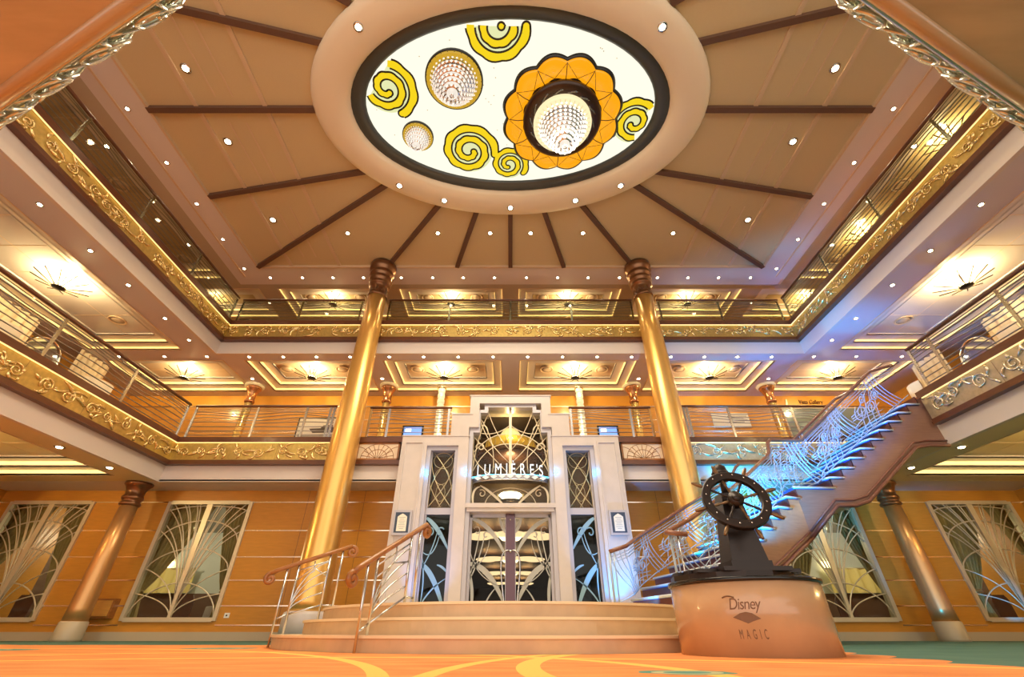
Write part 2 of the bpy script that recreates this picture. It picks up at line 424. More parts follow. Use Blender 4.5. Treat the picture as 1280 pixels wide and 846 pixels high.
# beneath middle deck (z 3.33)
r = sroot('ceiling_lower_back')
struct('soffit', MB().box(-XS, -2.9, 11.1, YB + .1, SL, SL + .04).box(2.9, XS, 11.1, YB + .1, SL, SL + .04), SOFF, r)
for nm, sx in (('left', -1), ('right', 1)):
    r = sroot('ceiling_lower_' + nm)
    xa, xb = sorted((sx * 9.7, sx * 12.8))
    struct('soffit', coffer_ceiling('', [(xa, xb, -4, 10.6)], SL, min(sx * 8.96, sx * XS), max(sx * 8.96, sx * XS), -6, 11.1, SOFF), mat('lower_soffit', (.74, .62, .38), .4), r)
    tray(r, xa, xb, -4, 10.6, SL, dep=.13, cm=COVEB, topm=mat('golden_tile', (.72, .56, .26), .3, coat=.3))
# top ceiling (z 10.25)
r = sroot('ceiling_top_back')
struct('soffit', coffer_ceiling('', [(a, b, 11.75, 13.4) for a, b in BC], ZC, -XS, XS, 11.5, YU, SOFF), mat('shade_soffit', (.50, .42, .30), .25, coat=.4), r)  # glossy tan soffit of the top deck
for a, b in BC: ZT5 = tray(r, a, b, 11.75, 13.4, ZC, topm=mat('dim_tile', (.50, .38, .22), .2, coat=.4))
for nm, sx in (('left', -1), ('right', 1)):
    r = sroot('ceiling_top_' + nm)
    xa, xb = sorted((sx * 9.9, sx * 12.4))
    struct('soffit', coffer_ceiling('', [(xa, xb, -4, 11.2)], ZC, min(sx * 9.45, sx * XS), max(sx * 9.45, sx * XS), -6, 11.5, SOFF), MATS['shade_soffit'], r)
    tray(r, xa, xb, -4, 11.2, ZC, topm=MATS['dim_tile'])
# outer walls of the void above the soffits
def fascia_ring(z0, z1, inset, m, name, parent=None, gap=None, back=True, lowgap=None, t=.1):
    b = MB(); x = W1 + inset; y = D + inset
    b.box(-x - t, -x, -6, y, z0, z1)
    if lowgap: b.box(x, x + t, -6, lowgap[0], z0, z1); b.box(x, x + t, lowgap[1], y, z0, z1)
    else: b.box(x, x + t, -6, y, z0, z1)
    if gap: b.box(-x - t, -gap, y, y + t, z0, z1); b.box(gap, x + t, y, y + t, z0, z1)
    else: b.box(-x - t, x + t, y, y + t, z0, z1)
    return struct(name, b, m, parent)
ST = (8.42, 10.16)      # the stair meets the right deck here (kept open at the top part of the fascia)
fascia_ring(SL - .015, 3.74, .10, BAND, 'trim_1', gap=2.85); fascia_ring(SU - .015, 7.57, .10, BAND, 'trim_2')
def trim(z0, z1, proj, name, gap=None, lowgap=None, x_in=0):
    b = MB(); x = W1; y = D
    def runs():
        yield ('L',)
    b.box(-x - .12, -x + proj, -6, y, z0, z1)
    if lowgap: b.box(x - proj, x + .12, -6, lowgap[0], z0, z1); b.box(x - proj, x + .12, lowgap[1], y, z0, z1)
    else: b.box(x - proj, x + .12, -6, y, z0, z1)
    for a, c in (((-x - .12, -gap), (gap, x + .12)) if gap else ((-x - .12, x + .12),)): b.box(a, c, y - proj, y + .12, z0, z1)
    return struct(name, b, RAILW)
trim(3.72, 3.78, .05, 'trim_3', 2.82, ST); trim(3.78, 3.84, .02, 'trim_4', 2.82, ST); trim(4.30, 4.44, .06, 'trim_5', 2.82, ST)
trim(7.55, 7.61, .05, 'trim_6'); trim(7.61, 7.68, .02, 'trim_7'); trim(8.12, 8.27, .06, 'trim_8')
b = MB()
for z in (4.285, 8.105):
    b.box(-W1 + .02, -W1 + .045, -6, D - .02, z, z + .015).box(W1 - .045, W1 - .02, -6, 8.35 if z < 5 else D - .02, z, z + .015)
    for a, c in (((-W1, -4.7), (4.7, W1)) if z < 5 else ((-W1, W1),)): b.box(a, c, D - .045, D - .02, z, z + .015)
    if z < 5: b.box(W1 - .045, W1 - .02, 10.2, D - .02, z, z + .015)
struct('trim_9', b, COVEB)

# ---------------- gilded friezes with swirling plant relief
def relief(mb, fn, L, zc, h, rnd, dens=2.0, r=.021):
    """fn(s, z, out) -> point. scrolling tendrils, buds, leaves"""
    n = max(1, int(L * dens)); step = L / n
    for i in range(n):
        s0 = (i + .5) * step + rnd.uniform(-.1, .1); z0 = zc + rnd.uniform(-.05, .05)
        R = h * rnd.uniform(.24, .34); sgn = rnd.choice((-1, 1)); ph = rnd.uniform(0, 6.28)
        pts = []
        for k in range(19):
            a = ph + sgn * k * .58; q = R * (1 - k / 22)
            pts.append(fn(s0 + q * cos(a), z0 + q * sin(a) * .9, .012))
        mb.tube(pts, r, 5, taper=lambda t: 1.1 - .5 * t)
        for j in range(4):
            a = rnd.uniform(0, 6.28); l = rnd.uniform(.6, 1.15) * h * .55; bnd = rnd.uniform(-1.2, 1.2)
            pts = []
            for k in range(7):
                t = k / 6; aa = a + bnd * t
                pts.append(fn(s0 + (R * .8 + l * t) * cos(aa) * 1.2, max(zc - h * .44, min(zc + h * .44, z0 + (R * .8 + l * t) * sin(aa) * .75)), .010))
            mb.tube(pts, r * 1.1, 5, taper=lambda t: .35 + 1.3 * sin(PI * min(1, t * 1.05)))
        for j in range(3):
            a = rnd.uniform(0, 6.28); q = R * rnd.uniform(.2, 1.3)
            c = fn(s0 + q * cos(a), max(zc - h * .4, min(zc + h * .4, z0 + q * sin(a))), .01); mb.ball(c, rnd.uniform(.02, .04), 7)
def frieze(name, label, A, B, z0, z1, m, seed, fan=False, dens=2.0):
    rnd = random.Random(seed); dx, dy = B[0] - A[0], B[1] - A[1]; L = math.hypot(dx, dy); ux, uy = dx / L, dy / L; nx, ny = -uy, ux  # left normal faces the hall
    o = thing(name, label, 'frieze', ((A[0] + B[0]) / 2, (A[1] + B[1]) / 2, z0), None)
    pn = MB().obox(A, B, -.03, 0, z0, z1).build('panel', m, o)
    fn = lambda s, z, out: (A[0] + ux * s + nx * out, A[1] + uy * s + ny * out, z)
    rb = MB()
    if fan:
        c = L / 2; h = z1 - z0
        for k in range(9):
            a = PI * (k + .5) / 9; q = h * .82
            rb.tube([fn(c + q * .15 * cos(a), z0 + .05, .006), fn(c + q * .6 * cos(a), z0 + .05 + q * .55 * sin(a), .006), fn(c + q * cos(a) * 1.1, z0 + .05 + q * sin(a), .006)], .006, 4)
        for c2, R in ((c, .62), (c - .55, .5), (c + .55, .5), (c, .38)):
            rb.tube([fn(c2 + h * R * 1.5 * cos(PI * k / 12), z0 + .04 + h * R * 1.35 * sin(PI * k / 12), .006) for k in range(13)], .006, 4)
        for s0, s1, a0, a1 in ((0, L, z0, z0 + .04), (0, L, z1 - .04, z1), (0, .04, z0, z1), (L - .04, L, z0, z1)):
            rb.add([fn(s0, a0, .012), fn(s1, a0, .012), fn(s1, a1, .012), fn(s0, a1, .012), fn(s0, a0, 0), fn(s1, a0, 0), fn(s1, a1, 0), fn(s0, a1, 0)],
                   [(0, 1, 2, 3), (4, 7, 6, 5), (0, 4, 5, 1), (1, 5, 6, 2), (2, 6, 7, 3), (3, 7, 4, 0)])
        rb.build('fan_moulding', RAILO, pn)
    else:
        relief(rb, fn, L, (z0 + z1) / 2, z1 - z0, rnd, dens); rb.build('relief', GOLDR if m is GOLDF else mat('silver_gilt_relief', (.75, .66, .48), .25, .85), pn)
        jb = MB()
        for i in range(1, int(L / 1.4)):
            s = i * 1.4; p = fn(s, z0, .002); q = fn(s, z1, .002); jb.tube([p, q], .003, 4)
        jb.build('panel_joint', RAILW, pn)
    return o
# direction so that left normal points into the hall
frieze('gilded_frieze', 'long gold relief frieze below the left railing of the top deck', (-W1, D), (-W1, -3), 7.68, 8.12, GOLDF, 1)
frieze('gilded_frieze', 'long gold relief frieze below the right railing of the top deck', (W1, -3), (W1, D), 7.68, 8.12, GOLDF, 2)
frieze('gilded_frieze', 'gold relief frieze across the back of the top deck', (W1, D), (-W1, D), 7.68, 8.12, GOLDF, 3)
frieze('gilded_frieze', 'long gold relief frieze below the left railing of the middle deck', (-W1, D), (-W1, -3), 3.84, 4.30, GOLDF, 4)
frieze('gilded_frieze', 'silvery gilt relief frieze on the middle deck ending at the staircase', (W1, -3), (W1, 8.42), 3.84, 4.30, GOLDFS, 5)
frieze('gilded_frieze', 'short gilt relief frieze on the middle deck beyond the staircase', (W1, 10.16), (W1, D), 3.84, 4.30, GOLDFS, 15)
frieze('gilded_frieze', 'gold relief frieze on the middle deck left of the left tall column', (-4.7, D), (-W1, D), 3.84, 4.30, GOLDF, 6)
frieze('gilded_frieze', 'silver blue lit relief frieze on the middle deck behind the staircase railing', (W1, D), (4.7, D), 3.84, 4.30, GOLDFS, 7)
frieze('fan_panel', 'wooden fan pattern panel between the left tall column and the marble portal', (-2.9, D), (-4.0, D), 3.84, 4.30, CREAM, 8, fan=True)
frieze('fan_panel', 'wooden fan pattern panel between the right tall column and the marble portal', (4.0, D), (2.9, D), 3.84, 4.30, CREAM, 9, fan=True)

# ---------------- balcony railings
def railing(label, A, B, zb, posts, h=.93, gl=None, sup='railings of the top deck'):
    o = thing('balcony_railing', label, 'railing', ((A[0] + B[0]) / 2, (A[1] + B[1]) / 2, zb), sup)
    dx, dy = B[0] - A[0], B[1] - A[1]; L = math.hypot(dx, dy); ux, uy = dx / L, dy / L; nx, ny = -uy, ux
    P = lambda s, z, out=0: (A[0] + ux * s + nx * out, A[1] + uy * s + ny * out, z)
    MB().tube([P(0, zb + h), P(L, zb + h)], .038, 10).build('handrail', RAILW, o)
    for s in posts:
        s = max(.03, min(L - .03, s))
        b = MB().obox(P(s - .030, 0)[:2], P(s + .030, 0)[:2], -.014, .014, zb, zb + h - .02)
        b.obox(P(s - .05, 0)[:2], P(s + .05, 0)[:2], -.04, .04, zb, zb + .015)
        b.build('post', CHROME, o)
    n = int(L / .22) + 2
    def rod(z, amp, ph):
        pts = []
        for i in range(n + 1):
            s = L * i / n; pts.append(P(s, z + amp * sin(2 * PI * s / 2.6 + ph), .018))
        MB().tube(pts if amp else [pts[0], pts[-1]], .0125, 5).build('rod', WIRE, o)
    for z, a, ph in ((.10, 0, 0), (.22, 0, 0), (.34, 0, 0), (.46, .02, .3), (.56, .045, .6), (.65, .05, .9), (.73, .035, 1.2), (.80, 0, 0), (.86, 0, 0)):
        rod(zb + z, a, ph)
    if gl: MB().obox(P(.03, 0)[:2], P(L - .03, 0)[:2], -.035, -.029, zb + .05, zb + h - .06).build('glass_pane', gl, o)
    return o
def sp(L, d, o=0.05): 
    n = max(1, round((L - 2 * o) / d)); return [o + (L - 2 * o) * i / n for i in range(n + 1)]
TR = 'railings around the top deck'; MR = 'railings around the middle deck'
railing('long wavy rod railing on the left side of the top deck', (-W1, -3), (-W1, D - .1), Z5, sp(13.9, 1.95), h=.87, gl=GLR, sup=TR)
railing('long wavy rod railing on the right side of the top deck', (W1, D - .1), (W1, -3), Z5, sp(13.9, 1.95), h=.87, gl=GLR, sup=TR)
railing('top deck railing left of the left tall column', (-W1 + .1, D), (-4.75, D), Z5, sp(3.95, 1.95), h=.87, gl=GLR, sup=TR)
railing('top deck railing between the two tall columns', (-3.95, D), (3.95, D), Z5, sp(7.9, 1.97), h=.87, gl=GLR, sup=TR)
railing('top deck railing right of the right tall column', (4.75, D), (W1 - .1, D), Z5, sp(3.95, 1.95), h=.87, gl=GLR, sup=TR)
railing('long wavy rod railing on the left side of the middle deck', (-W1, -3), (-W1, D - .1), Z4, sp(13.9, 1.95), sup=MR)
railing('wavy rod railing on the right side of the middle deck ending at the staircase', (W1, 8.12), (W1, -3), Z4, [.03, .55, 2.1, 4.05, 6.0, 7.95, 9.9], sup=MR)
railing('middle deck railing left of the left tall column', (-W1 + .1, D), (-4.8, D), Z4, [.05, 1.75, 3.1, 3.75, 3.85], sup=MR)
railing('middle deck railing between left tall column and marble portal', (-3.9, D + .1), (-1.62, D + .1), Z4, [.03, .55, 2.2], sup=MR)
railing('middle deck railing between marble portal and right tall column', (1.62, D + .1), (3.9, D + .1), Z4, [.05, 1.7, 2.25], sup=MR)
railing('middle deck railing right of the right tall column', (4.75, D), (W1 - .05, D), Z4, [.03, .12, 1.25, 3.0, 3.95], sup=MR)

# ---------------- tall columns
def tall_column(x, side):
    o = thing('tall_column', 'tall gold column on the %s side of the marble portal rising through both decks' % side, 'column', (x, D - .37, 0), 'tall gold columns')
    y = D - .37
    MB().lathe([(.46, 0), (.46, .46), (.44, .50), (.40, .52)], x, y, 32).build('plinth', STONE, o)
    MB().lathe([(.40, .5), (.385, .7), (.375, 2), (.34, 5), (.30, 7.5), (.272, 8.95)], x, y, 40).build('shaft', GOLDC, o)
    prof = [(.272, 8.9), (.30, 8.93), (.30, 8.98), (.275, 9.0), (.27, 9.28), (.285, 9.34), (.33, 9.36), (.34, 9.42), (.31, 9.46), (.31, 9.52), (.36, 9.55), (.365, 9.62), (.335, 9.66), (.335, 9.72), (.385, 9.76), (.39, 9.84), (.355, 9.88), (.365, 9.96), (.42, 10.0), (.43, 10.12), (.42, 10.25)]
    MB().lathe(prof, x, y, 32).build('capital', CAPB, o)
    rb = MB()
    for k in range(8):
        a = 2 * PI * k / 8; rb.tube([(x + .272 * cos(a + t), y + .272 * sin(a + t), 9.14 + .07 * sin(t * 12)) for t in (-.3, -.2, -.1, 0, .1, .2, .3)], .012, 5)
    rb.build('capital_relief', BRONZL, o)
tall_column(-4.22, 'left'); tall_column(4.22, 'right')
def low_column(x, y, label):
    o = thing('short_column', label, 'column', (x, y, 0), 'short copper gold columns')
    MB().lathe([(.27, 0), (.27, .04), (.26, .34), (.24, .36)], x, y, 28).build('plinth', BASEB, o)
    MB().lathe([(.235, .36), (.225, .6), (.215, 1.6), (.185, 2.78)], x, y, 32).build('shaft', COPC, o)
    MB().lathe([(.185, 2.76), (.225, 2.78), (.23, 2.83), (.20, 2.86), (.20, 2.90), (.235, 2.93), (.235, 2.98), (.20, 3.02), (.205, 3.12), (.25, 3.22), (.30, 3.27), (.30, SL)], x, y, 28).build('capital', CAPB, o)
low_column(-9.52, 11.3, 'short copper gold column under the middle deck corner at left')
low_column(9.52, 11.3, 'short copper gold column under the middle deck corner at right')
low_column(-12.2, 9.2, 'short copper gold column at the far left edge of the lower hall')
def deck_column(x, label):
    y = 13.2; o = thing('deck_column', label, 'column', (x, y, Z4), 'slim gold columns on the middle deck')
    MB().lathe([(.15, Z4), (.13, Z4 + .2), (.125, 6.55)], x, y, 20).build('shaft', mat('fluted_gold', (.80, .58, .20), .25, .8), o)
    MB().lathe([(.14, 6.5), (.16, 6.55), (.15, 6.6), (.13, 6.66), (.14, 6.8), (.19, 6.95), (.24, 7.02), (.25, 7.08)], x, y, 20).build('capital', mat('copper_capital', (.45, .2, .08), .25, .85), o)
    MB().lathe([(.30, 7.08), (.31, 7.12), (.31, SU)], x, y, 24).build('cream_disc', mat('cream_disc', (.85, .78, .55), .4), o)
for x, l in ((-8.75, 'slim gold column on the middle deck, far left of four'), (-4.15, 'slim gold column on the middle deck just right of the left tall column'), (4.15, 'slim gold column on the middle deck just left of the right tall column'), (8.75, 'slim gold column on the middle deck near the top of the staircase')): deck_column(x, l)
for x, s in ((-2.35, 'left'), (2.35, 'right')):
    y = 13.3; o = thing('crystal_column', 'pale banded crystal column behind the %s shoulder of the portal' % s, 'column', (x, y, Z4), 'crystal columns')
    pr = [(.10, Z4)]
    z = Z4 + .1
    while z < 7.0: pr += [(.10, z), (.125, z + .03), (.125, z + .14), (.10, z + .17)]; z += .2
    pr += [(.10, SU)]
    MB().lathe(pr, x, y, 12, smooth=False).build('crystal_shaft', mat('lit_crystal', (.85, .8, .6), .15, .3, emit=(1, .85, .5), es=.35, nosample=True), o)
    MB().lathe([(.15, SU - .08), (.15, SU)], x, y, 16).build('ceiling_cap', STRIP, o)

# ---------------- top ceiling panel, ribs, oval
PX, PY0, PY1 = 8.45, .25, 10.65
OC = (0, 5.45)
r = sroot('ceiling')
b = MB()
n = 96
def rectpt(a):
    dx, dy = cos(a), sin(a); sy = (PY1 - PY0) / 2
    t = min(PX / abs(dx) if abs(dx) > 1e-9 else 9e9, sy / abs(dy) if abs(dy) > 1e-9 else 9e9)
    return (OC[0] + dx * t, OC[1] + dy * t)
angs = sorted([2 * PI * k / n for k in range(n)] + [math.atan2(s1 * 5.2, s2 * PX) % (2 * PI) for s1 in (-1, 1) for s2 in (-1, 1)])
vin = [(4.4 * cos(a), OC[1] + 2.8 * sin(a), ZC + .06) for a in angs]; vout = [(*rectpt(a), ZC + .06) for a in angs]; m_ = len(angs)
b.add(vin + vout, [(i, (i + 1) % m_, m_ + (i + 1) % m_, m_ + i) for i in range(m_)])
struct('beige_field', b, CEIL, r)
# surrounding band at ZC
b = MB().box(-9.45, 9.45, PY1, 11.5, ZC, ZC + .1).box(-9.45, -PX, -6, PY1, ZC, ZC + .1).box(PX, 9.45, -6, PY1, ZC, ZC + .1).box(-PX, PX, -6, PY0, ZC, ZC + .1)
struct('border_band', b, BAND, r)
b = MB().box(-PX, PX, PY1 - .05, PY1, ZC - .03, ZC + .06).box(-PX, -PX + .05, PY0, PY1, ZC - .03, ZC + .06).box(PX - .05, PX, PY0, PY1, ZC - .03, ZC + .06)
b.box(-9.12, -9.07, -6, 11.1, ZC - .02, ZC).box(9.07, 9.12, -6, 11.1, ZC - .02, ZC)
for s in (-1, 1):
    for x in (7.3, 5.7): b.box(s * x - .05, s * x + .05, PY0, PY1, ZC + .02, ZC + .06)
    for k, (ya, yb) in enumerate(((2.6, 5.3), (5.4, 7.8), (7.9, 10.4))):
        b.box(s * 6.75 - .015, s * 6.75 + .015, ya + .3, yb - .2, ZC + .045, ZC + .06); b.box(s * 6.35 - .015, s * 6.35 + .015, ya + .3, yb - .2, ZC + .045, ZC + .06)
struct('moulding', b, MOLD, r)
ribs = []
for (px, py, qx, qy) in ((8.45, 5.36, 4.4, 5.36), (8.42, 7.8, 3.72, 6.98), (8.42, 10.62, 3.35, 7.4), (4.1, 10.62, 2.0, 8.05), (1.78, 10.62, .95, 8.25), (0, 10.62, 0, 8.3), (8.45, 2.95, 3.8, 4.0), (8.45, .4, 3.1, 3.3)):
    for s in ((-1, 1) if px else (1,)): ribs.append((s * px, py, s * qx, qy))
for (ax, ay, bx_, by) in ribs: struct('rib', MB().obox((ax, ay), (bx_, by), -.065, .065, ZC - .05, ZC + .06), RIB, r)
# ring
e = MB().ellring([(4.55, 2.92, ZC + .07), (4.55, 2.92, ZC - .06), (4.50, 2.87, ZC - .14), (4.35, 2.74, ZC - .19), (4.05, 2.46, ZC - .21), (3.78, 2.22, ZC - .17), (3.70, 2.15, ZC - .10), (3.68, 2.13, ZC - .02)], *OC)
struct('ivory_ring', e, RINGM, r)
struct('slate_ring', MB().ellring([(3.70, 2.15, ZC - .03), (3.60, 2.06, ZC - .06), (3.42, 1.92, ZC - .03), (3.36, 1.87, ZC + .02), (3.36, 1.87, ZC + .22)], *OC), DARKR, r)
ZP = ZC + .05
b = MB(); ne = 96
b.add([(3.40 * cos(2 * PI * k / ne), OC[1] + 1.90 * sin(2 * PI * k / ne), ZP) for k in range(ne)], [tuple(range(ne))])
struct('backlit_glass', b, PANEL, r)
b = MB()
rr = random.Random(3)
for k in range(46):
    a = rr.uniform(0, 6.28); q = math.sqrt(rr.random()) * .95; b.ball((3.3 * q * cos(a), OC[1] + 1.8 * q * sin(a), ZP - .004), .012, 6, .3)
struct('fixing_stud', b, BRASS, r)
# spiral clouds
def inell(x, y, g=1.): return (x / 3.33) ** 2 + ((y - OC[1]) / 1.83) ** 2 < g
def spiral(cx, cy, R, ph, turns=1.75, sgn=1, tail=None, clip=None):
    R *= 1.06
    o = sroot('ceiling_cloud_glass', (cx, cy, ZP)); 
    def lay(scale_w, z, mt, nm):
        b = MB(); N = 110; prev = None
        for i in range(N + 1):
            t = i / N; a = ph + sgn * 2 * PI * turns * t; q = R * (.86 - .70 * t); w = R * .088 * (1 - .2 * t)
            wo = w * (1 + (.55 if t < .55 else .35) * abs(sin(a * 4.5))) ; wi = w
            if i in (0, N): pass
            ro = q + wo + scale_w; ri = q - wi - scale_w
            p = (cx + ro * cos(a), cy + ro * sin(a)); c = (cx + max(.001, ri) * cos(a), cy + max(.001, ri) * sin(a))
            ok = inell(*p, 1.02) and inell(*c, 1.02) and (clip is None or clip(p, c))
            if prev and ok and prev[2]:
                b.add([(*prev[0], z), (*p, z), (*c, z), (*prev[1], z)], [(0, 1, 2, 3)])
            prev = (p, c, ok)
        for t in (0, 1):
            a = ph + sgn * 2 * PI * turns * t; q = R * (.86 - .70 * t); w = R * .088 * (1 - .2 * t) + scale_w
            c = (cx + q * cos(a), cy + q * sin(a))
            if inell(*c) and (clip is None or clip(c, c)): b.add([(c[0] + w * cos(2 * PI * k / 16), c[1] + w * sin(2 * PI * k / 16), z) for k in range(16)], [tuple(range(16))])
        struct(nm, b, mt, o)
    disc = MB(); disc.add([(cx + R * .78 * cos(2 * PI * k / 40), cy + R * .78 * sin(2 * PI * k / 40), ZP - .006) for k in range(40) if inell(cx + R * .78 * cos(2 * PI * k / 40), cy + R * .78 * sin(2 * PI * k / 40)) and (clip is None or clip((0, cy + R * .78 * sin(2 * PI * k / 40)), (0, 99)))], [])
    nn = len(disc.v)
    if nn > 2: disc.f.append(list(range(nn))); disc.sm.append(False); struct('pale_glass', disc, PALE, o)
    lay(R * .02 + .026, ZP - .012, BLK, 'lead_outline'); lay(0, ZP - .018, YEL, 'yellow_glass')
spiral(-2.78, 4.90, .68, 1.2, sgn=-1, turns=2.0)
spiral(-.30, 3.70, .68, 0, turns=2.0, clip=lambda p, c: min(p[1], c[1]) > 3.66)
spiral(-1.05, 6.44, .72, .15, sgn=-1, turns=2.0)
spiral(-.04, 6.82, .50, .6, sgn=-1, turns=1.8)
spiral(2.98, 5.70, .62, 2.6, sgn=1, turns=2.0)

# ---------------- chandeliers
def crystals(o, cx, cy, z0, R, drop, tiers, m):
    MB().lathe([(R * .93, z0 + .02), (R * .80, z0 - drop * .3), (R * .5, z0 - drop * .68), (R * .12, z0 - drop * .96), (.004, z0 - drop)], cx, cy, 32).build('lit_core', mat('lit_core_glass', (.10, .09, .08), .15, .2, emit=(1, .92, .80), es=.62, nosample=True), o)
    for t in range(tiers):
        f = t / (tiers - 1); q = R * (1 - f) ** .62 * .98 + R * .12; z = z0 - drop * f; n = max(8, int(30 * q / R)); b = MB(); hh = drop / tiers * .85
        for k in range(n):
            a = 2 * PI * (k + .5 * (t % 2)) / n; w = q * PI / n * .72
            c, s_ = cos(a), sin(a); x, y = cx + q * c, cy + q * s_
            tx, ty = -s_ * w, c * w; dxx, dyy = c * w * .6, s_ * w * .6
            b.add([(x - tx, y - ty, z), (x + dxx, y + dyy, z), (x + tx, y + ty, z), (x - dxx, y - dyy, z), (x - tx * .8, y - ty * .8, z - hh * .75), (x + dxx * .8, y + dyy * .8, z - hh * .75), (x + tx * .8, y + ty * .8, z - hh * .75), (x - dxx * .8, y - dyy * .8, z - hh * .75), (x, y, z - hh)],
                  [(0, 1, 5, 4), (1, 2, 6, 5), (2, 3, 7, 6), (3, 0, 4, 7), (4, 5, 8), (5, 6, 8), (6, 7, 8), (7, 4, 8), (3, 2, 1, 0)])
        ct = b.build('crystal_tier', m, o)
        MB().lathe([(q * 1.0, z + .004), (q * 1.03, z + .012), (q * .8, z + .012)], cx, cy, 24).build('tier_hoop', CHROME, ct)
def P(px, py, Z):
    xc = (px - CX) / FPX; yc = -(py - CY) / FPX
    d = (xc, cos(PITCH) - yc * sin(PITCH), sin(PITCH) + yc * cos(PITCH)); t = (Z - HC) / d[2]
    return d[0] * t, d[1] * t
ccx, ccy = 1.17, 5.37
o = thing('flower_chandelier', 'large amber scalloped flower chandelier with a bright crystal cone', 'chandelier', (ccx, ccy, 9.0), 'crystal chandeliers')
NP = 12; zf = 9.86
rip = lambda a: 1 + .085 * abs(sin(a * NP / 2))
MB().lathe([(1.22, zf + .10), (1.27, zf + .05), (1.22, zf)], ccx, ccy, 144, ripple=rip).build('dark_rim', BLK, o)
MB().lathe([(.80, zf + .02), (.9, zf - .05), (1.05, zf - .06), (1.17, zf - .03), (1.22, zf + .01)], ccx, ccy, 144, ripple=rip).build('amber_petals', AMBER, o)
ap_ = bpy.data.objects['amber_petals']
b = MB()
for k in range(NP):
    a = 2 * PI * k / NP; b.tube([(ccx + q * cos(a), ccy + q * sin(a), zf - dz) for q, dz in ((.86, .05), (1.0, .075), (1.2, .03))], .009, 5)
    am = a + PI / NP
    for da in (-PI / NP, PI / NP): b.tube([(ccx + .93 * cos(am), ccy + .93 * sin(am), zf - .07), (ccx + 1.18 * cos(am + da * .95), ccy + 1.18 * sin(am + da * .95), zf - .05)], .005, 4)
b.build('petal_leading', BLK, ap_)
MB().lathe([(.88, zf - .03), (.88, zf - .12), (.82, zf - .16), (.55, zf - .20), (.52, zf - .14)], ccx, ccy, 64).build('chocolate_disc', DKB, o)
b = MB()
for k in range(14):
    a = 2 * PI * k / 14
    b.tube([(ccx + (.70 + .035 * sin(t * 10)) * cos(a + t), ccy + (.70 + .035 * sin(t * 10)) * sin(a + t), zf - .185) for t in (-.16, -.08, 0, .08, .16)], .018, 5, flat=.4)
b.build('disc_slot', mat('disc_slot', (.20, .2, .19), .2, .7), o)
MB().lathe([(.65, zf - .18), (.65, zf - .28), (.62, zf - .32), (.50, zf - .34), (.48, zf - .26)], ccx, ccy, 48).build('lit_ring', AMBB, o)
b = MB()
for k in range(36): a = 2 * PI * k / 36; b.tube([(ccx + .52 * cos(a), ccy + .52 * sin(a), zf - .345), (ccx + .61 * cos(a), ccy + .61 * sin(a), zf - .33)], .004, 4)
b.build('ring_spoke', BRASS, o)
crystals(o, ccx, ccy, zf - .30, .49, .80, 10, CRYSB)
MB().lathe([(.03, zf + .08), (.03, ZP)], ccx, ccy, 10).build('stem', CHROME, o)
def small_ch(cx, cy, R, label, drop, m, tiers):
    zt = ZP - .02
    o = thing('crystal_chandelier', label, 'chandelier', (cx, cy, 9.5), 'crystal chandeliers')
    MB().lathe([(R, zt), (R * 1.0, zt - .05), (R * .96, zt - .07)], cx, cy, 48).build('dark_rim', BLK, o)
    MB().lathe([(R * .97, zt - .05), (R * .92, zt - .10), (R * .74, zt - .12), (R * .72, zt - .05)], cx, cy, 48).build('ochre_ring', OCHRE, o)
    b = MB(); n = 26
    for k in range(n):
        a = 2 * PI * k / n; a2 = a + PI / n; a3 = a + 2 * PI / n
        for p, q in ((a, a2), (a2, a3)):
            r0, r1 = (.95, .76) if p == a else (.76, .95)
            b.tube([(cx + R * r0 * cos(p), cy + R * r0 * sin(p), zt - .118 + (.035 if r0 > .9 else 0)), (cx + R * r1 * cos(q), cy + R * r1 * sin(q), zt - .118 + (.035 if r1 > .9 else 0))], .005, 4)
    b.build('zigzag_leading', BLK, o)
    crystals(o, cx, cy, zt - .08, R * .72, drop, tiers, m)
small_ch(-1.24, 4.72, .64, 'medium crystal chandelier with a dark ochre ring left of the flower chandelier', .62, CRYST, 8)
small_ch(-2.27, 6.02, .38, 'smallest crystal chandelier at the lower left of the lit oval', .42, CRYST, 6)

# ---------------- recessed downlights
def make_downlight(label, group):
    o = thing('downlight', label, 'light', (0, 0, 0), group)
    MB().lathe([(.038, -.004), (.060, -.010), (.068, 0)], 0, 0, 14).build('trim_ring', CHROME, o)
    MB().lathe([(.040, -.006), (.034, -.014), (.01, -.018)], 0, 0, 12).build('lens', LENS, o)
    return o
DL0 = make_downlight('small round downlight', 'x'); first = [True]
def downs(pts, lab, grp, pw=0, sc=1, spot=1.9):
    for i, p in enumerate(pts):
        l = lab % ORD[i + 1] if '%s' in lab else lab
        if first[0]: o = DL0; o.location = p; o['label'] = l; o['group'] = grp; o.scale = (sc,) * 3; first[0] = False
        else: o = dup(DL0, p, l, grp, sc=(sc,) * 3)
        if pw: lamp('SPOT', (p[0], p[1], p[2] - .05), pw, size=.05, spot=spot, blend=.8)
G = .0
xs = [-8.95 + 0, -8.02, -6.97, -5.95, -4.92, -3.72, -2.66, -1.6, -.53]; xs = xs[1:] + [-x for x in xs[1:][::-1]]
downs([(x, 11.32, SU) for x in xs], 'small downlight %s from left in row under back edge of top deck', 'downlights under back edge of top deck', 26)
xs = [-8.25, -7.15, -6.1, -5.05, -3.75, -2.67, -1.62, -.55]; xs = xs + [-x for x in xs[::-1]]
downs([(x, 11.15, ZC) for x in xs], 'small downlight %s from left in row above back railing of top deck', 'downlights above the back railing of the top deck', 22)
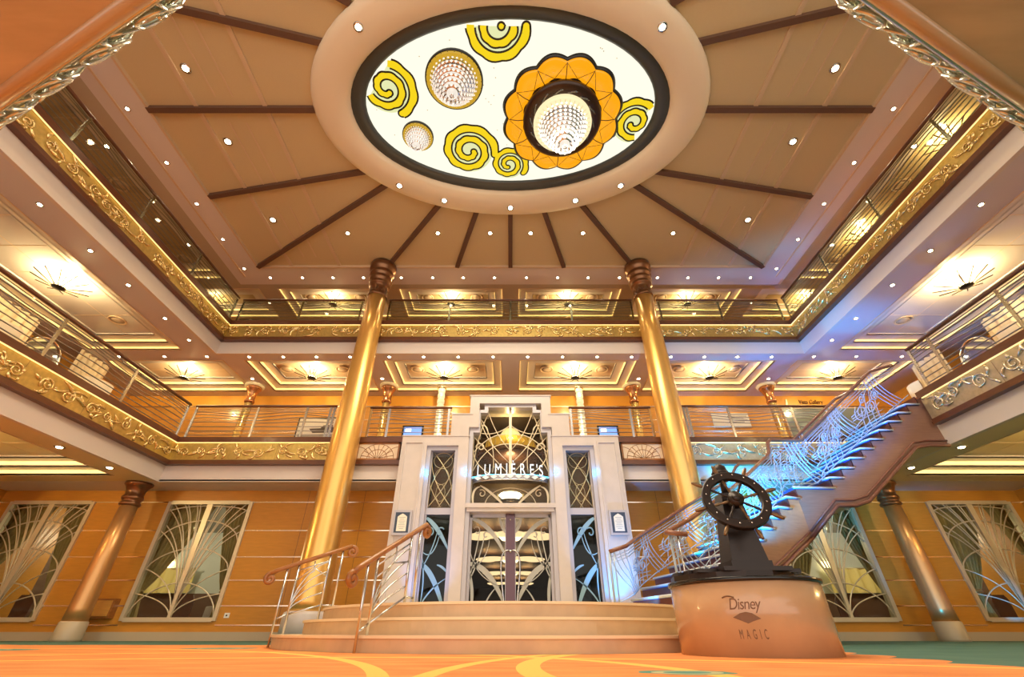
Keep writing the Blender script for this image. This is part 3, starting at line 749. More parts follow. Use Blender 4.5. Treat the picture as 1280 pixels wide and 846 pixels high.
for sx, nm in ((-1, 'left'), (1, 'right')):
    downs([(sx * 8.92, y, ZC) for y in (10.7, 9.4, 8.05, 6.75, 5.35, 4.0)], 'downlight %s from back in the top ceiling border at ' + nm, 'downlights in the ceiling border on the ' + nm, 22)
    downs([(sx * 9.3, y, SU) for y in (11.3, 10.4, 9.35, 8.0, 6.85, 5.6, 4.2)], 'downlight %s from back under the ' + nm + ' edge of the top deck', 'downlights under the %s edge of the top deck' % nm, 30)
    downs([(sx * 7.06, y, ZC + .06) for y in (8.68, 6.2, 4.5)], 'wide downlight %s from back in the beige ceiling panels at ' + nm, 'wide downlights in the %s ceiling panels' % nm, 45, 1.7)
    downs([(sx * 10.3, y, ZC + .18) for y in (9.8, 8.1, 6.4, 4.6)], 'downlight %s from back inside the ceiling tray of the top deck at ' + nm, 'tray downlights of the top deck at ' + nm, 95, 1.3)
    downs([(sx * 9.3, y, SL) for y in (10.0, 8.65, 6.5)], 'downlight %s from back under the middle deck edge at ' + nm, 'downlights under the %s edge of the middle deck' % nm, 45, 1.5)
    downs([(sx * 10.6, 11.3, SU), (sx * 12.0, 11.3, SU)], 'downlight in ' + nm + ' corner soffit of middle deck, %s outward from the corner', 'corner downlights at ' + nm, 20)
downs([(x, 9.2, ZC + .06) for x in (-5.0, -2.23, -.62, .62, 2.23, 5.0)], 'round downlight in beige panels, %s from left of six behind the oval', 'downlights in beige panels behind the oval', 40, 1.3)
downs([(-3.0, 3.63, ZC - .2), (3.0, 3.63, ZC - .2), (-2.97, 7.3, ZC - .2), (-1.83, 7.78, ZC - .2), (0, 8.03, ZC - .2), (1.8, 7.78, ZC - .2), (2.95, 7.3, ZC - .2)], 'bright downlight in the ivory oval ring, %s one counted from near left', 'downlights in the ivory oval ring', 60, 1.5)
downs([(x, 12.7, SU) for x in (-8.6, -4.27, 4.27, 8.6)], 'round downlight between middle deck coffers, %s from left', 'downlights between the back coffers', 30, 1.2)

# ---------------- sunburst ceiling lamps
def make_sun():
    o = thing('sunburst_lamp', 'sunburst ceiling lamp', 'ceiling light', (0, 0, 0), 'sunburst lamps')
    MB().lathe([(.012, 0), (.012, -.34)], 0, 0, 8).build('stem', BLK, o)
    MB().lathe([(.02, -.395), (.12, -.385), (.14, -.365), (.10, -.35), (.02, -.35)], 0, 0, 24).build('disc', mat('black_disc', (.03, .03, .025), .35, .5), o)
    b = MB()
    for k in range(12):
        a = 2 * PI * (k + .3) / 12; b.tube([(.13 * cos(a), .13 * sin(a), -.36), (.58 * cos(a), .58 * sin(a), -.20)], .013, 5)
    b.build('rods', mat('dark_brass_rod', (.05, .03, .012), .4, .4), o)
    MB().lathe([(.02, -.345), (.10, -.34), (.11, -.33), (.02, -.325)], 0, 0, 16).build('bulb', BULB, o)
    return o
SUN = make_sun(); sfirst = [True]
def suns(lst):
    for (x, y, z, lab, pw) in lst:
        if sfirst[0]: SUN.location = (x, y, z); SUN['label'] = lab; sfirst[0] = False
        else: dup(SUN, (x, y, z), lab, 'sunburst lamps')
        lamp('POINT', (x, y, z - .28), pw * .8, (1, .76, .36), .04)
zt = SU + .25
suns([(-10.9, 7.95, zt, 'large sunburst ceiling lamp over the left side of the middle deck', 330), (10.95, 7.9, zt, 'large sunburst ceiling lamp over the right side of the middle deck', 330),
      (-10.8, 3.2, zt, 'sunburst ceiling lamp over the left side of the middle deck nearest the viewer', 260), (10.8, 3.2, zt, 'sunburst ceiling lamp over the right side of the middle deck nearest the viewer', 260)])
suns([(x, 12.45, zt, 'sunburst lamp in the middle deck coffer, ' + l, 150) for x, l in ((-10.7, 'far left one in the corner'), (-6.5, 'just left of the left tall column'), (-2.17, 'above the left part of the portal'), (2.12, 'above the right part of the portal'), (6.52, 'just right of the right tall column'), (10.7, 'far right one above the staircase top'))])
zt5 = ZC + .23
suns([(x, 12.45, zt5, 'sunburst lamp over the back of the top deck, ' + l, 120) for x, l in ((-6.5, 'left of the left tall column'), (-2.17, 'left of the middle'), (2.1, 'right of the middle'), (6.5, 'right of the right tall column'))])
suns([(10.95, y, zt5, 'sunburst lamp over the right side of the top deck, ' + l, 150) for y, l in ((6.1, 'nearest the viewer'), (9.25, 'middle one of three'), (12.4, 'corner one farthest back'))])
suns([(-10.95, 12.4, zt5, 'sunburst lamp over the far left corner of the top deck', 60)])
suns([(sx * 11.4, 7.2, SL + .23, 'sunburst lamp in the ceiling beneath the middle deck at the ' + l, 340) for sx, l in ((-1, 'left'), (1, 'right'))])
# speaker rings in the coffers
def make_sp():
    o = thing('ceiling_speaker', 'x', 'speaker', (0, 0, 0), 'ceiling speakers')
    MB().lathe([(.17, -.002), (.19, -.016), (.21, -.016), (.23, 0)], 0, 0, 28).build('rim', MOLD, o)
    MB().lathe([(.17, -.003), (.09, -.008), (.08, -.012), (.01, -.012)], 0, 0, 24).build('grille', CEILG, o)
    return o
SPK = make_sp(); spl = []
for x, l in ((-6.5, 'coffer left of the left tall column'), (-2.17, 'coffer above left portal half'), (2.12, 'coffer above right portal half'), (6.52, 'coffer right of the right tall column')):
    for s, t in ((-1, 'left'), (1, 'right')):
        spl.append((x + s * .92, 12.5, SU + .23, 'round speaker %s of the lamp in middle deck %s' % (t, l)))
        spl.append((x + s * .92, 12.5, ZC + .23, 'round speaker %s of the lamp in top deck %s' % (t, l)))
for s, t in ((-1, 'left'), (1, 'right')):
    spl += [(s * 11.0, 9.75, SU + .23, 'round speaker behind the large sunburst lamp on middle deck %s side' % t), (s * 11.2, 5.9, SU + .23, 'round speaker before the large sunburst lamp on middle deck %s side' % t),
            (s * 10.9, 7.6, ZC + .23, 'round ceiling speaker over the %s side of the top deck, nearer one' % t), (s * 10.9, 10.5, ZC + .23, 'round ceiling speaker over the %s side of the top deck, farther one' % t),
            (s * 10.9, 7.6, SL + .23, 'round ceiling speaker in the ceiling under the middle deck at %s' % t)]
for i, (x, y, z, l) in enumerate(spl):
    if i == 0: SPK.location = (x, y, z); SPK['label'] = l
    else: dup(SPK, (x, y, z), l, 'ceiling speakers')

# ---------------- lower windows with fan tracery
def window(n, x0, x1, label_side):
    z0, z1 = WZ0, WZ1; xc = (x0 + x1) / 2; y = YB
    r = sroot('window_%d' % n, (xc, y, z0))
    f = .07
    MB().box(x0 - .02, x0 + f, y - .05, y + .12, z0, z1).box(x1 - f, x1 + .02, y - .05, y + .12, z0, z1).box(x0 + f, x1 - f, y - .05, y + .12, z1 - f, z1 + .02).box(x0 + f, x1 - f, y - .05, y + .12, z0 - .02, z0 + f).build('frame', TRAC, r)
    MB().box(x0 + f, x1 - f, y + .03, y + .04, z0 + f, z1 - f).build('glass_pane', GLS, r)
    # tapered mullion: wide at top, forked
    b = MB(); b.prism([(xc - .035, z0 + f), (xc + .035, z0 + f), (xc + .06, z0 + 1.4), (xc + .075, z1 - f), (xc - .075, z1 - f), (xc - .06, z0 + 1.4)], y - .035, y + .02, lambda a, c, d: (a, d, c)); b.build('mullion', TRAC, r)
    t = MB(); xa, xb = x0 + f, x1 - f; hw = (xb - xa) / 2; zb = z0 + f; yy = y - .01
    cl = lambda x, z: (max(xa, min(xb, x)), yy, max(zb, min(z1 - f, z)))
    HH = z1 - z0 - 2 * f
    for pk, en in ((.28, .0), (.58, .38), (.84, .64), (.985, .93)):          # scallops that peak at the mullion
        t.tube([cl(xc + hw * q, zb + HH * (en + (pk - en) * (1 - q * q) ** .6)) for q in [-1 + k / 12 for k in range(25)]], .016, 5)
    for s in (-1, 1):                                                      # fountain sprays from the foot of the mullion
        for ex, ez, dbl in ((1, .19, 0), (1, .40, 0), (1, .74, 1), (1, .95, 1), (.66, 1, 1), (.34, 1, 1)):
            for d in ((0, .055) if dbl else (0,)):
                pts = []
                for k in range(15):
                    q = k / 14; pts.append(cl(xc + s * hw * (2 * q * (1 - q) * .14 * ex + q * q * (ex - d * 1.5)), zb + HH * (2 * q * (1 - q) * .74 * ez + q * q * min(1, ez + (d if ez < 1 else 0)))))
                t.tube(pts, .014, 5)
    t.build('fan_tracery', TRAC, r)
for i, (a, b_) in enumerate(WIN): window(i + 1, a, b_, i)
# room behind windows
for sx, nm in ((-1, 'left'), (1, 'right')):
    xa, xb = sorted((sx * 4.2, sx * 14))
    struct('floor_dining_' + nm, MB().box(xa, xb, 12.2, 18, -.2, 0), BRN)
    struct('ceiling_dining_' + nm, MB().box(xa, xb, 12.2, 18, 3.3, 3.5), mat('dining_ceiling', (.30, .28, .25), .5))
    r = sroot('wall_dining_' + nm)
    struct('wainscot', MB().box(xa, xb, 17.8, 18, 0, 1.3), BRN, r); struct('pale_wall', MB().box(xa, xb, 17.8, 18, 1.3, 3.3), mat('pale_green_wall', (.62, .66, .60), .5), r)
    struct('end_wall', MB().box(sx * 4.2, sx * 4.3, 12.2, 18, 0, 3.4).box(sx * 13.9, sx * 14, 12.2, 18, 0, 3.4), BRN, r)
    lamp('POINT', (sx * 8, 15.2, 2.7), 90, (1, .85, .55), .25); lamp('POINT', (sx * 12.2, 15.2, 2.7), 90, (1, .85, .6), .25)
def curtain(x0, x1, s, label):
    """drape hung at the outer edge, gathered back at about a third of its height"""
    n = 60; rows = 14; b = MB(); y = 12.42; w = (x1 - x0)
    vs = []
    for j in range(rows + 1):
        v = j / rows; z = .15 + 3.0 * v
        wd = w * (.20 + .80 * max(0, (v - .28) / .72) ** .8) if v > .28 else w * (.20 + .12 * (.28 - v) / .28)
        for i in range(n + 1):
            u = i / n; x = (x0 + wd * u) if s > 0 else (x1 - wd * u)
            vs.append((x, y + .045 * sin(u * n * .75 + .6 * v) + .02 * sin(u * 9), z))
    fs = [(j * (n + 1) + i, j * (n + 1) + i + 1, (j + 1) * (n + 1) + i + 1, (j + 1) * (n + 1) + i) for j in range(rows) for i in range(n)]
    b.add(vs, fs, True)
    o = thing('curtain', label, 'curtain', ((x0 + x1) / 2, y, .15), 'olive gold curtains')
    b.build('drape', CURT, o)
    xx = x0 + w * .1 if s > 0 else x1 - w * .1
    MB().lathe([(w * .12, .96), (w * .13, 1.0), (w * .12, 1.04)], xx, y, 16, sy=.7).build('tieback', BRASS, o)
wl = ['far left window', 'second window from left', 'window under the staircase', 'far right window']
for (a, b_), l in zip(WIN, wl):
    sh = (a + b_) / 2 * .036
    curtain(a - .1 + sh, a + 1.30 + sh, 1, 'olive gold curtain tied back at the left of the ' + l)
    curtain(b_ - .72 + sh, b_ + .1 + sh, -1, 'narrow olive gold curtain tied back at the right of the ' + l)
def dining_set(x, y, lab):
    o = thing('dining_table', 'round dining table with long white cloth seen through the ' + lab, 'table', (x, y, 0), 'dining tables behind the windows')
    MB().lathe([(.60, .05), (.56, .45), (.55, .73), (.54, .75), (.01, .755)], x, y, 32, ripple=lambda a: 1 + .03 * sin(a * 9)).build('tablecloth', mat('white_cloth', (.6, .58, .52), .7), o)
    MB().lathe([(.25, 0), (.05, .06), (.05, .1)], x, y, 16).build('pedestal', BRN, o)
    for k, a in enumerate((2.4, .7)):
        cx, cy = x + .85 * cos(a), y - .80
        c = thing('dining_chair', 'dark dining chair %s of the table behind the %s' % (('left', 'right')[k], lab), 'chair', (cx, cy, 0), 'dining chairs behind the windows')
        MB().box(cx - .22, cx + .22, cy - .22, cy + .22, .42, .49).build('seat', mat('chair_fabric', (.16, .07, .05), .6), c)
        MB().prism([(-.22, .45), (.22, .45), (.23, .85), (.16, .98), (-.16, .98), (-.23, .85)], cy - .25, cy - .21, lambda p, q, d: (cx + p, d, q)).build('backrest', MATS['chair_fabric'], c)
        for lx in (-.19, .19):
            for ly in (-.19, .19): MB().tube([(cx + lx, cy + ly, 0), (cx + lx, cy + ly, .43)], .02, 6).build('leg', RAILW, c)
for x, l in ((-12.1, wl[0]), (-7.9, wl[1]), (8.1, wl[2]), (12.2, wl[3])): dining_set(x, 14.3, l)
for x, l in ((-12.5, wl[0]), (-7.2, wl[1]), (7.4, wl[2]), (11.6, wl[3])):
    o = thing('wall_lamp', 'glowing shell shaped wall lamp inside the dining room seen through the ' + l, 'lamp', (x, 17.75, 2.1), 'dining room wall lamps')
    MB().lathe([(.05, 2.0), (.16, 2.12), (.24, 2.3), (.22, 2.3)], x, 17.7, 16, sy=.4).build('shade', mat('lamp_shade_glow', (1, .85, .5), .5, emit=(1, .75, .35), es=5, nosample=True), o)
    MB().box(x - .03, x + .03, 17.7, 17.8, 1.95, 2.05).build('bracket', BRASS, o)

for x, l in zip((-12.9, -8.2, 8.4, 12.9), wl):
    n = 40; b = MB(); vs = [(x - 1.6 + 3.2 * k / n, 17.5 + .07 * sin(k * 1.3), z) for z in (1.3, 2.05 + 0) for k in range(n + 1)]
    b.add(vs, [(k, k + 1, n + 2 + k, n + 1 + k) for k in range(n)], True)
    o = thing('cafe_curtain', 'low golden cafe curtain on the far wall behind the ' + l, 'curtain', (x, 17.5, 1.3), 'golden cafe curtains')
    b.build('gathered_cloth', mat('golden_sheer', (.85, .70, .25), .6), o); MB().tube([(x - 1.65, 17.5, 2.06), (x + 1.65, 17.5, 2.06)], .02, 6).build('rod', BRASS, o)
# small wall fittings
o = thing('wooden_wall_box', 'square wooden access box on the wall beside the left short column', 'box', (-9.67, YB, .43))
MB().box(-10.0, -9.25, YB - .16, YB, .43, .82).build('case', RAILO, o); MB().box(-9.95, -9.30, YB - .18, YB - .16, .47, .78).build('door', WOODU, o)
for x, l in ((-6.62, 'small square outlet at the lower right corner of the second window from left'), (10.3, 'small square outlet near the floor beside the right short column')):
    o = thing('wall_outlet', l, 'outlet', (x, YB, .44)); z = .44 if x < 0 else .24
    MB().box(x - .06, x + .06, YB - .012, YB, z, z + .1).build('plate', WHITE, o); MB().lathe([(.018, 0), (.018, .008)], 0, 0, 12, fn=lambda a, b, c: (x + a, YB - .012 - c, z + .05 + b)).build('socket', BLK, o)

# ---------------- marble portal
YP = 10.7
def pbox(b, x0, x1, z0, z1, y0=YP, y1=YP + .9): return b.box(x0, x1, y0, y1, z0, z1)
r = thing('marble_portal', 'stepped cream marble entrance portal between the two tall gold columns', 'portal', (0, YP, .44))
b = MB()
for s in (-1, 1):
    pbox(b, s * 2.78, s * 2.13, .44, 4.36); pbox(b, s * 1.33, s * 1.07, .44, 4.36)          # pillars
    pbox(b, s * 2.13, s * 1.33, 4.12, 4.36)                                            # over side window
    pbox(b, s * 1.55, s * 1.08, 4.36, 4.97); pbox(b, s * 1.08, s * .83, 4.62, 5.51); pbox(b, s * .83, 0, 5.30, 5.51)
b.build('marble_body', STONE, r)
b = MB()
for s in (-1, 1):
    y0, y1 = YP - .03, YP
    for (a, c, e_, f_) in ((2.70, 2.66, .44, 4.22), (2.25, 2.21, .44, 4.22), (2.66, 2.25, 4.18, 4.22)): pbox(b, s * a, s * c, e_, f_, y0, y1)
    pbox(b, s * 2.80, s * 1.05, 4.36, 4.39, YP - .02, YP + .9); pbox(b, s * 1.57, s * 1.0, 4.97, 5.0, YP - .02, YP + .9)
    pbox(b, s * 1.11, 0, 5.51, 5.54, YP - .02, YP + .9)
b.build('raised_moulding', STONE, r)
b = MB()
for s in (-1, 1):  # brushed reveals
    for (a, c, e_, f_) in ((2.13, 2.03, .44, 4.02), (1.41, 1.33, .44, 4.02), (2.13, 1.33, 4.02, 4.12), (1.07, .97, .44, 4.50), (1.07, .80, 4.50, 4.62), (.90, .80, 4.62, 5.06), (.90, .60, 5.06, 5.14), (.70, .60, 5.14, 5.22), (.70, 0, 5.22, 5.30)):
        pbox(b, s * a, s * c, e_, f_, YP + .08, YP + .5)
b.build('metal_reveal', GREYST, r)
# side windows
def etch_side(s, blue):
    x0, x1 = s * 2.03, s * 1.41; xo = lambda u: x0 + (x1 - x0) * u
    y = YP + .26
    o = sroot('window_%d' % (5 if s < 0 else 6), (s * 1.72, y, .44))
    b = MB(); b.box(x0, x1, y - .05, y + .05, 2.49, 2.64); b.box(x0, x1, y - .04, y + .04, .44, .52).box(x0, xo(.05), y - .04, y + .04, .44, 4.05).box(xo(.95), x1, y - .04, y + .04, .44, 4.05)
    b.build('frame', GREYST, o)
    MB().box(xo(.03), xo(.97), y, y + .008, .5, 2.5).build('lower_pane', GLB, o); MB().box(xo(.03), xo(.97), y, y + .008, 2.64, 4.03).build('upper_pane', GLS, o)
    t = MB(); cl = lambda u, z: (xo(max(.03, min(.97, u))), y - .02, z)
    for (u0, u1, c) in ((.05, 1, .25), (.45, 1.0, .3), (.95, .0, -.25), (.55, .0, -.3), (.05, .95, -.3), (.95, .1, .3)):
        t.tube([cl(u0 + (u1 - u0) * k / 12 + c * sin(PI * k / 12), 2.66 + 1.35 * k / 12) for k in range(13)], .012, 5)
    for k in range(3): t.tube([cl(.5 + (.18 + .1 * k) * cos(a), 3.0 + .4 * k + .2 * sin(a)) for a in [2 * PI * j / 20 for j in range(20)]], .007, 4, closed=True)
    t.build('brass_tracery', BRASS, o)
    sc = MB()
    for i in range(4):
        for j in range(9):
            sc.tube([(xo(.5 + .12 * i) + .07 * (1 - k / 14) * cos(k * .7 + i), y + .25, 2.75 + .15 * j + .07 * (1 - k / 14) * sin(k * .7 + i)) for k in range(13)], .005, 4)
    sc.build('scrollwork_screen', mat('dull_gold_scroll', (.25, .19, .08), .4, .7), o)
    e = MB(); leaf(e, xo, y - .012, [(.06, 2.42), (.5, 2.25), (.95, 1.75)], .10); leaf(e, xo, y - .012, [(.0, 1.45), (.5, 1.3), (.97, .52)], .11); leaf(e, xo, y - .012, [(.06, .55), (.35, .95), (.95, 1.15)], .03)
    leaf(e, xo, y - .012, [(.02, 1.6), (.25, 1.1), (.1, .55)], .03); leaf(e, xo, y - .012, [(.0, 1.7), (.45, 1.45), (.62, 2.1)], .025); leaf(e, xo, y - .012, [(.05, 1.35), (.4, 1.7), (.52, 2.15)], .025)
    leaf(e, xo, y - .012, [(.97, 1.28), (.8, 1.40), (.6, 1.42)], .05)
    e.tube([(xo(.25) + .1 * (1 - k / 16) * cos(2.4 - k * .45), y - .012, 2.1 + .12 * (1 - k / 16) * sin(2.4 - k * .45)) for k in range(13)], .016, 5)
    e.tube([(xo(.62) + .1 * (1 - k / 16) * cos(.6 + k * .45), y - .012, 2.1 + .12 * (1 - k / 16) * sin(.6 + k * .45)) for k in range(11)], .016, 5)
    e.build('frosted_leaf_art', ETCHB, o)
    MB().box(x0, x1, YP + .85, YP + .9, .44, 4.1).build('dark_back_panel', mat('back_wood', (.28, .11, .03), .4), o)
def leaf(b, xo, y, pts, w):
    """flat tapering blade through 3 points (u,z)"""
    P0, P1, P2 = [(xo(u), z) for u, z in pts]; n = 16; L = []; R_ = []
    for i in range(n + 1):
        t = i / n; x = (1 - t) ** 2 * P0[0] + 2 * t * (1 - t) * P1[0] + t * t * P2[0]; z = (1 - t) ** 2 * P0[1] + 2 * t * (1 - t) * P1[1] + t * t * P2[1]
        dx = 2 * (1 - t) * (P1[0] - P0[0]) + 2 * t * (P2[0] - P1[0]); dz = 2 * (1 - t) * (P1[1] - P0[1]) + 2 * t * (P2[1] - P1[1]); l = math.hypot(dx, dz) or 1
        ww = w * (.25 + .75 * sin(PI * min(1, .15 + t * .8))) * .5
        L.append((x - dz / l * ww, z + dx / l * ww)); R_.append((x + dz / l * ww, z - dx / l * ww))
    for i in range(n):
        q = [L[i], L[i + 1], R_[i + 1], R_[i]]
        b.add([(a, y, c) for a, c in q] + [(a, y + .006, c) for a, c in q], [(0, 1, 2, 3), (7, 6, 5, 4), (0, 4, 5, 1), (3, 2, 6, 7)])
etch_side(-1, 1); etch_side(1, 1)
# doors
YD = YP + .32
for s, dn in ((-1, 1), (1, 2)):
    o = sroot('door_%d' % dn, (s * .5, YD, .44)); xo = lambda u: s * (.95 - .84 * u)
    b = MB(); b.box(s * .97, s * .91, YD - .03, YD + .03, .44, 2.50).box(s * .12, s * .07, YD - .03, YD + .03, .44, 2.50).box(s * .95, s * .1, YD - .03, YD + .03, 2.44, 2.52).box(s * .95, s * .1, YD - .03, YD + .03, .44, .52)
    b.build('frame', GREYST, o); MB().box(s * .92, s * .11, YD, YD + .01, .5, 2.46).build('glass_pane', GLD, o)
    e = MB(); y = YD - .015
    leaf(e, xo, y, [(.02, 2.42), (.6, 2.3), (1, 1.60)], .10); leaf(e, xo, y, [(.0, 1.45), (.55, 1.45), (1, .62)], .12); leaf(e, xo, y, [(.03, 1.3), (.2, .8), (.08, .46)], .07)
    leaf(e, xo, y, [(.02, 1.75), (.15, 1.2), (.85, 1.0)], .02); leaf(e, xo, y, [(.02, 1.1), (.3, 1.5), (.42, 2.1)], .03); leaf(e, xo, y, [(.05, 1.2), (.2, 1.7), (.28, 2.15)], .025); leaf(e, xo, y, [(.08, 1.35), (.5, 1.5), (.55, 1.95)], .02)
    leaf(e, xo, y, [(.4, .48), (.5, .8), (.75, .98)], .03); leaf(e, xo, y, [(.82, 2.44), (.9, 2.2), (1, 2.1)], .08)
    e.tube([(xo(.2) + s * .09 * (1 - k / 16) * cos(k * .45 + .5), y, 2.14 + .11 * (1 - k / 16) * sin(k * .45 + .5)) for k in range(13)], .014, 5)
    e.tube([(xo(.45) + s * -.08 * (1 - k / 16) * cos(k * .45 + .5), y, 2.05 + .09 * (1 - k / 16) * sin(k * .45 + .5)) for k in range(12)], .014, 5)
    e.build('frosted_leaf_art', ETCH, o)
    MB().tube(bez((s * .03, YD - .09, 1.72), (s * .30, YD - .09, 1.75), (s * .22, YD - .09, 1.25), (s * .12, YD - .09, .55), 16), .018, 8).build('handle', CHROME, o)
o = sroot('trim_door_post', (0, YD, .44)); MB().box(-.105, .105, YD - .07, YD + .03, .44, 2.52).build('post', mat('purple_brown_post', (.11, .055, .07), .2, .4), o)
MB().ball((0, YD - .09, 1.70), .035).ball((0, YD - .09, 2.38), .025).build('knob', CHROME, o)
MB().box(-1.03, 1.03, YP + .02, YP + .4, 2.52, 2.60).box(-1.07, 1.07, YP - .02, YP + .4, 2.60, 2.70).build('lintel', STONE, r)
# transom tracery and glazing
o = sroot('window_7', (0, YP + .3, 2.7)); yt = YP + .26
gl = MB(); 
for (x, z0, z1) in ((.98, 2.70, 4.55), (.80, 4.55, 5.08), (.60, 5.08, 5.24)): gl.box(-x, x, yt + .03, yt + .04, z0, z1)
gl.build('glass_pane', GLS, o)
MB().box(-.035, .035, yt - .03, yt + .03, 3.4, 5.24).build('mullion', TRAC, o)
t = MB()
def lim(x, z):
    m = .97 if z < 4.5 else (.80 if z < 5.06 else .60)
    return (max(-m, min(m, x)), yt - .01, z)
for s in (-1, 1):
    for (x0, z0, x1, z1, cx, cz) in ((.03, 3.45, .97, 4.45, .75, 4.2), (.03, 3.75, .80, 4.9, .65, 4.3), (.03, 4.1, .60, 5.15, .4, 4.5), (.97, 3.5, .03, 4.25, .6, 4.3), (.97, 4.0, .03, 4.5, .5, 4.6), (.80, 4.55, .03, 4.75, .4, 4.45), (.5, 3.45, .97, 4.1, .95, 3.7), (.8, 4.75, .6, 4.55, .6, 4.8), (.97, 3.5, .60, 5.1, .85, 4.6), (.45, 3.5, .8, 4.95, .35, 4.3)):
        t.tube([lim(s * ((1 - q) ** 2 * x0 + 2 * q * (1 - q) * cx + q * q * x1), (1 - q) ** 2 * z0 + 2 * q * (1 - q) * cz + q * q * z1) for q in [k / 12 for k in range(13)]], .012, 5)
    t.tube([(s * (.78 + .13 * (1 - k / 16) * cos(k * .5)), yt - .02, 4.15 + .13 * (1 - k / 16) * sin(k * .5)) for k in range(13)], .018, 5)
    for (x0, z0, x1, z1, cx, cz, w) in ((.90, 2.72, .75, 3.15, .98, 3.1, .05), (.15, 2.70, .75, 3.18, .5, 3.05, .06)):
        leaf(t, lambda u, s=s: s * u, yt - .02, [(x0, z0), (cx, cz), (x1, z1)], w)
    t.tube([(s * (.70 + .10 * (1 - k / 18) * cos(1 + k * .5)), yt - .02, 2.98 + .10 * (1 - k / 18) * sin(1 + k * .5)) for k in range(14)], .016, 5)
t.tube([(.62 * cos(a), yt - .01, 2.70 + .42 * sin(a)) for a in [PI * k / 16 for k in range(17)]], .012, 5)
t.build('metal_tracery', TRAC, o)
# canopy with sign
o = thing('sign_canopy', 'curved metal canopy shelf over the entrance carrying the lit sign', 'canopy', (0, YP, 3.2))
cv = [(.95 * cos(a), YP + .3 - .42 * sin(a)) for a in [PI * k / 24 for k in range(25)]]
MB().prism(cv, 3.24, 3.32).build('shelf', mat('canopy_metal', (.35, .33, .34), .22, .9), o)
b = MB(); 
for z, q in ((3.33, 1.0), (3.23, .98)): b.tube([(x * q, YP + .3 + (y - YP - .3) * q, z) for x, y in cv], .02, 6)
b.build('rim', CHROME, o)
b = MB()
for k in range(-4, 5):
    c = k * .2; yy = YP + .3 - .43 * math.sqrt(max(0, 1 - c * c)); b.prism([(c - .09, 3.30), (c, 3.24), (c + .09, 3.30), (c, 3.335)], yy - .012, yy, lambda a, q, d: (a, d, q))
b.build('fan_inlay', mat('pale_inlay', (.65, .7, .72), .3, .5), o)
b = MB()
for s in (-1, 1): b.tube([(s * .95, YP + .2, 3.36), (s * .6, YP + .0, 3.36), (s * .1, YP - .05, 3.36)], .014, 6)
b.build('neon_strip', NEON, o)
o = thing('entrance_sign', 'row of tall silver letters edged in blue light standing on the entrance canopy', 'sign', (0, YP, 3.36))
word = "LUMI\u00c8RE'S"; xsL = [-.78, -.57, -.30, -.09, .07, .30, .53, .66, .76]
LET = mat('sign_letter', (.75, .78, .82), .25, .6, emit=(.35, .6, .8), es=.35, nosample=True)
for ch, x in zip(word, xsL):
    arc = -.42 * math.sqrt(1 - (x / 1.0) ** 2)
    text_mb(ch, .39, lambda a, b_, c, x=x, arc=arc: (x + a, YP + .34 + arc - c, 3.36 + b_), sx=.62, ext=.012).build('letter', LET, o)
# menu plaques
for s, nm in ((-1, 'left'), (1, 'right')):
    x = s * 2.5; o = thing('menu_plaque', 'framed white menu plaque on the %s marble pillar of the portal' % nm, 'plaque', (x, YP, 2.0), 'menu plaques')
    y = YP - .03
    fr = MB().box(x - .21, x + .21, y - .04, y, 1.99, 2.53).build('frame', GREYST, o); MB().box(x - .165, x + .165, y - .045, y - .038, 2.04, 2.48).build('mat_board', mat('navy_mat', (.03, .05, .09), .4), fr)
    MB().prism([(-.11, 2.07), (.11, 2.07), (.11, 2.38), (.06, 2.42), (0, 2.45), (-.06, 2.42), (-.11, 2.38)], y - .05, y - .045, lambda a, q, d: (x + a, d, q)).build('menu_card', PAPER, fr)
    b = MB()
    for k in range(7): w = (.05, .08, .07, .06, .08, .05, .07)[k]; b.box(x - w, x + w, y - .052, y - .05, 2.12 + .04 * k, 2.13 + .04 * k)
    b.build('printed_lines', mat('grey_print', (.35, .36, .38), .6), fr)

# foyer and long dining room behind the doors
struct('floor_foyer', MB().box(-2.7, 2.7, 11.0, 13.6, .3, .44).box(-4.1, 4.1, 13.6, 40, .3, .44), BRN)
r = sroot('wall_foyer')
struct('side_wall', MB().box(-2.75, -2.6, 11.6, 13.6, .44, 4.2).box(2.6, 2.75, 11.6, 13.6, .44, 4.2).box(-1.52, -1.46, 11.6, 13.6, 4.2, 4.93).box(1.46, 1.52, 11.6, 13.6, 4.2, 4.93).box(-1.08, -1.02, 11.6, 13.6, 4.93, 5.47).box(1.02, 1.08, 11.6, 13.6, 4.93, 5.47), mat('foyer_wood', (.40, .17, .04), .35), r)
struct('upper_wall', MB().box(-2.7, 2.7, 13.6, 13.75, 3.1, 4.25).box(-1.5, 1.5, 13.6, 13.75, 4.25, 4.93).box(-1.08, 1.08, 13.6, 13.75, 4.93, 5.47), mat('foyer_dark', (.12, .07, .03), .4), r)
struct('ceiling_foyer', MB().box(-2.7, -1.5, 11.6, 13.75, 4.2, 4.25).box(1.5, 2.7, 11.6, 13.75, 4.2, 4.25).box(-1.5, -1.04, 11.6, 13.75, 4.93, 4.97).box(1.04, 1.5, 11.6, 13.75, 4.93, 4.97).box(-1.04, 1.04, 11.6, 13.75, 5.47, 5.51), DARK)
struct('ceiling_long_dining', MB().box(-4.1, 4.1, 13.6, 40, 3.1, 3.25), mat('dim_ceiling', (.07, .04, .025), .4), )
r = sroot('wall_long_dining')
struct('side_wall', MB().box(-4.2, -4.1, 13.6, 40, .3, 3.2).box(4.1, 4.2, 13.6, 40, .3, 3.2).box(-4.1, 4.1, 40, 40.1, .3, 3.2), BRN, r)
SH = mat('lit_glass_petal', (1, .85, .6), .4, emit=(1, .74, .42), es=2.2, nosample=True); SHB = mat('lit_core', (1, .9, .7), .4, emit=(1, .85, .6), es=5, nosample=True)
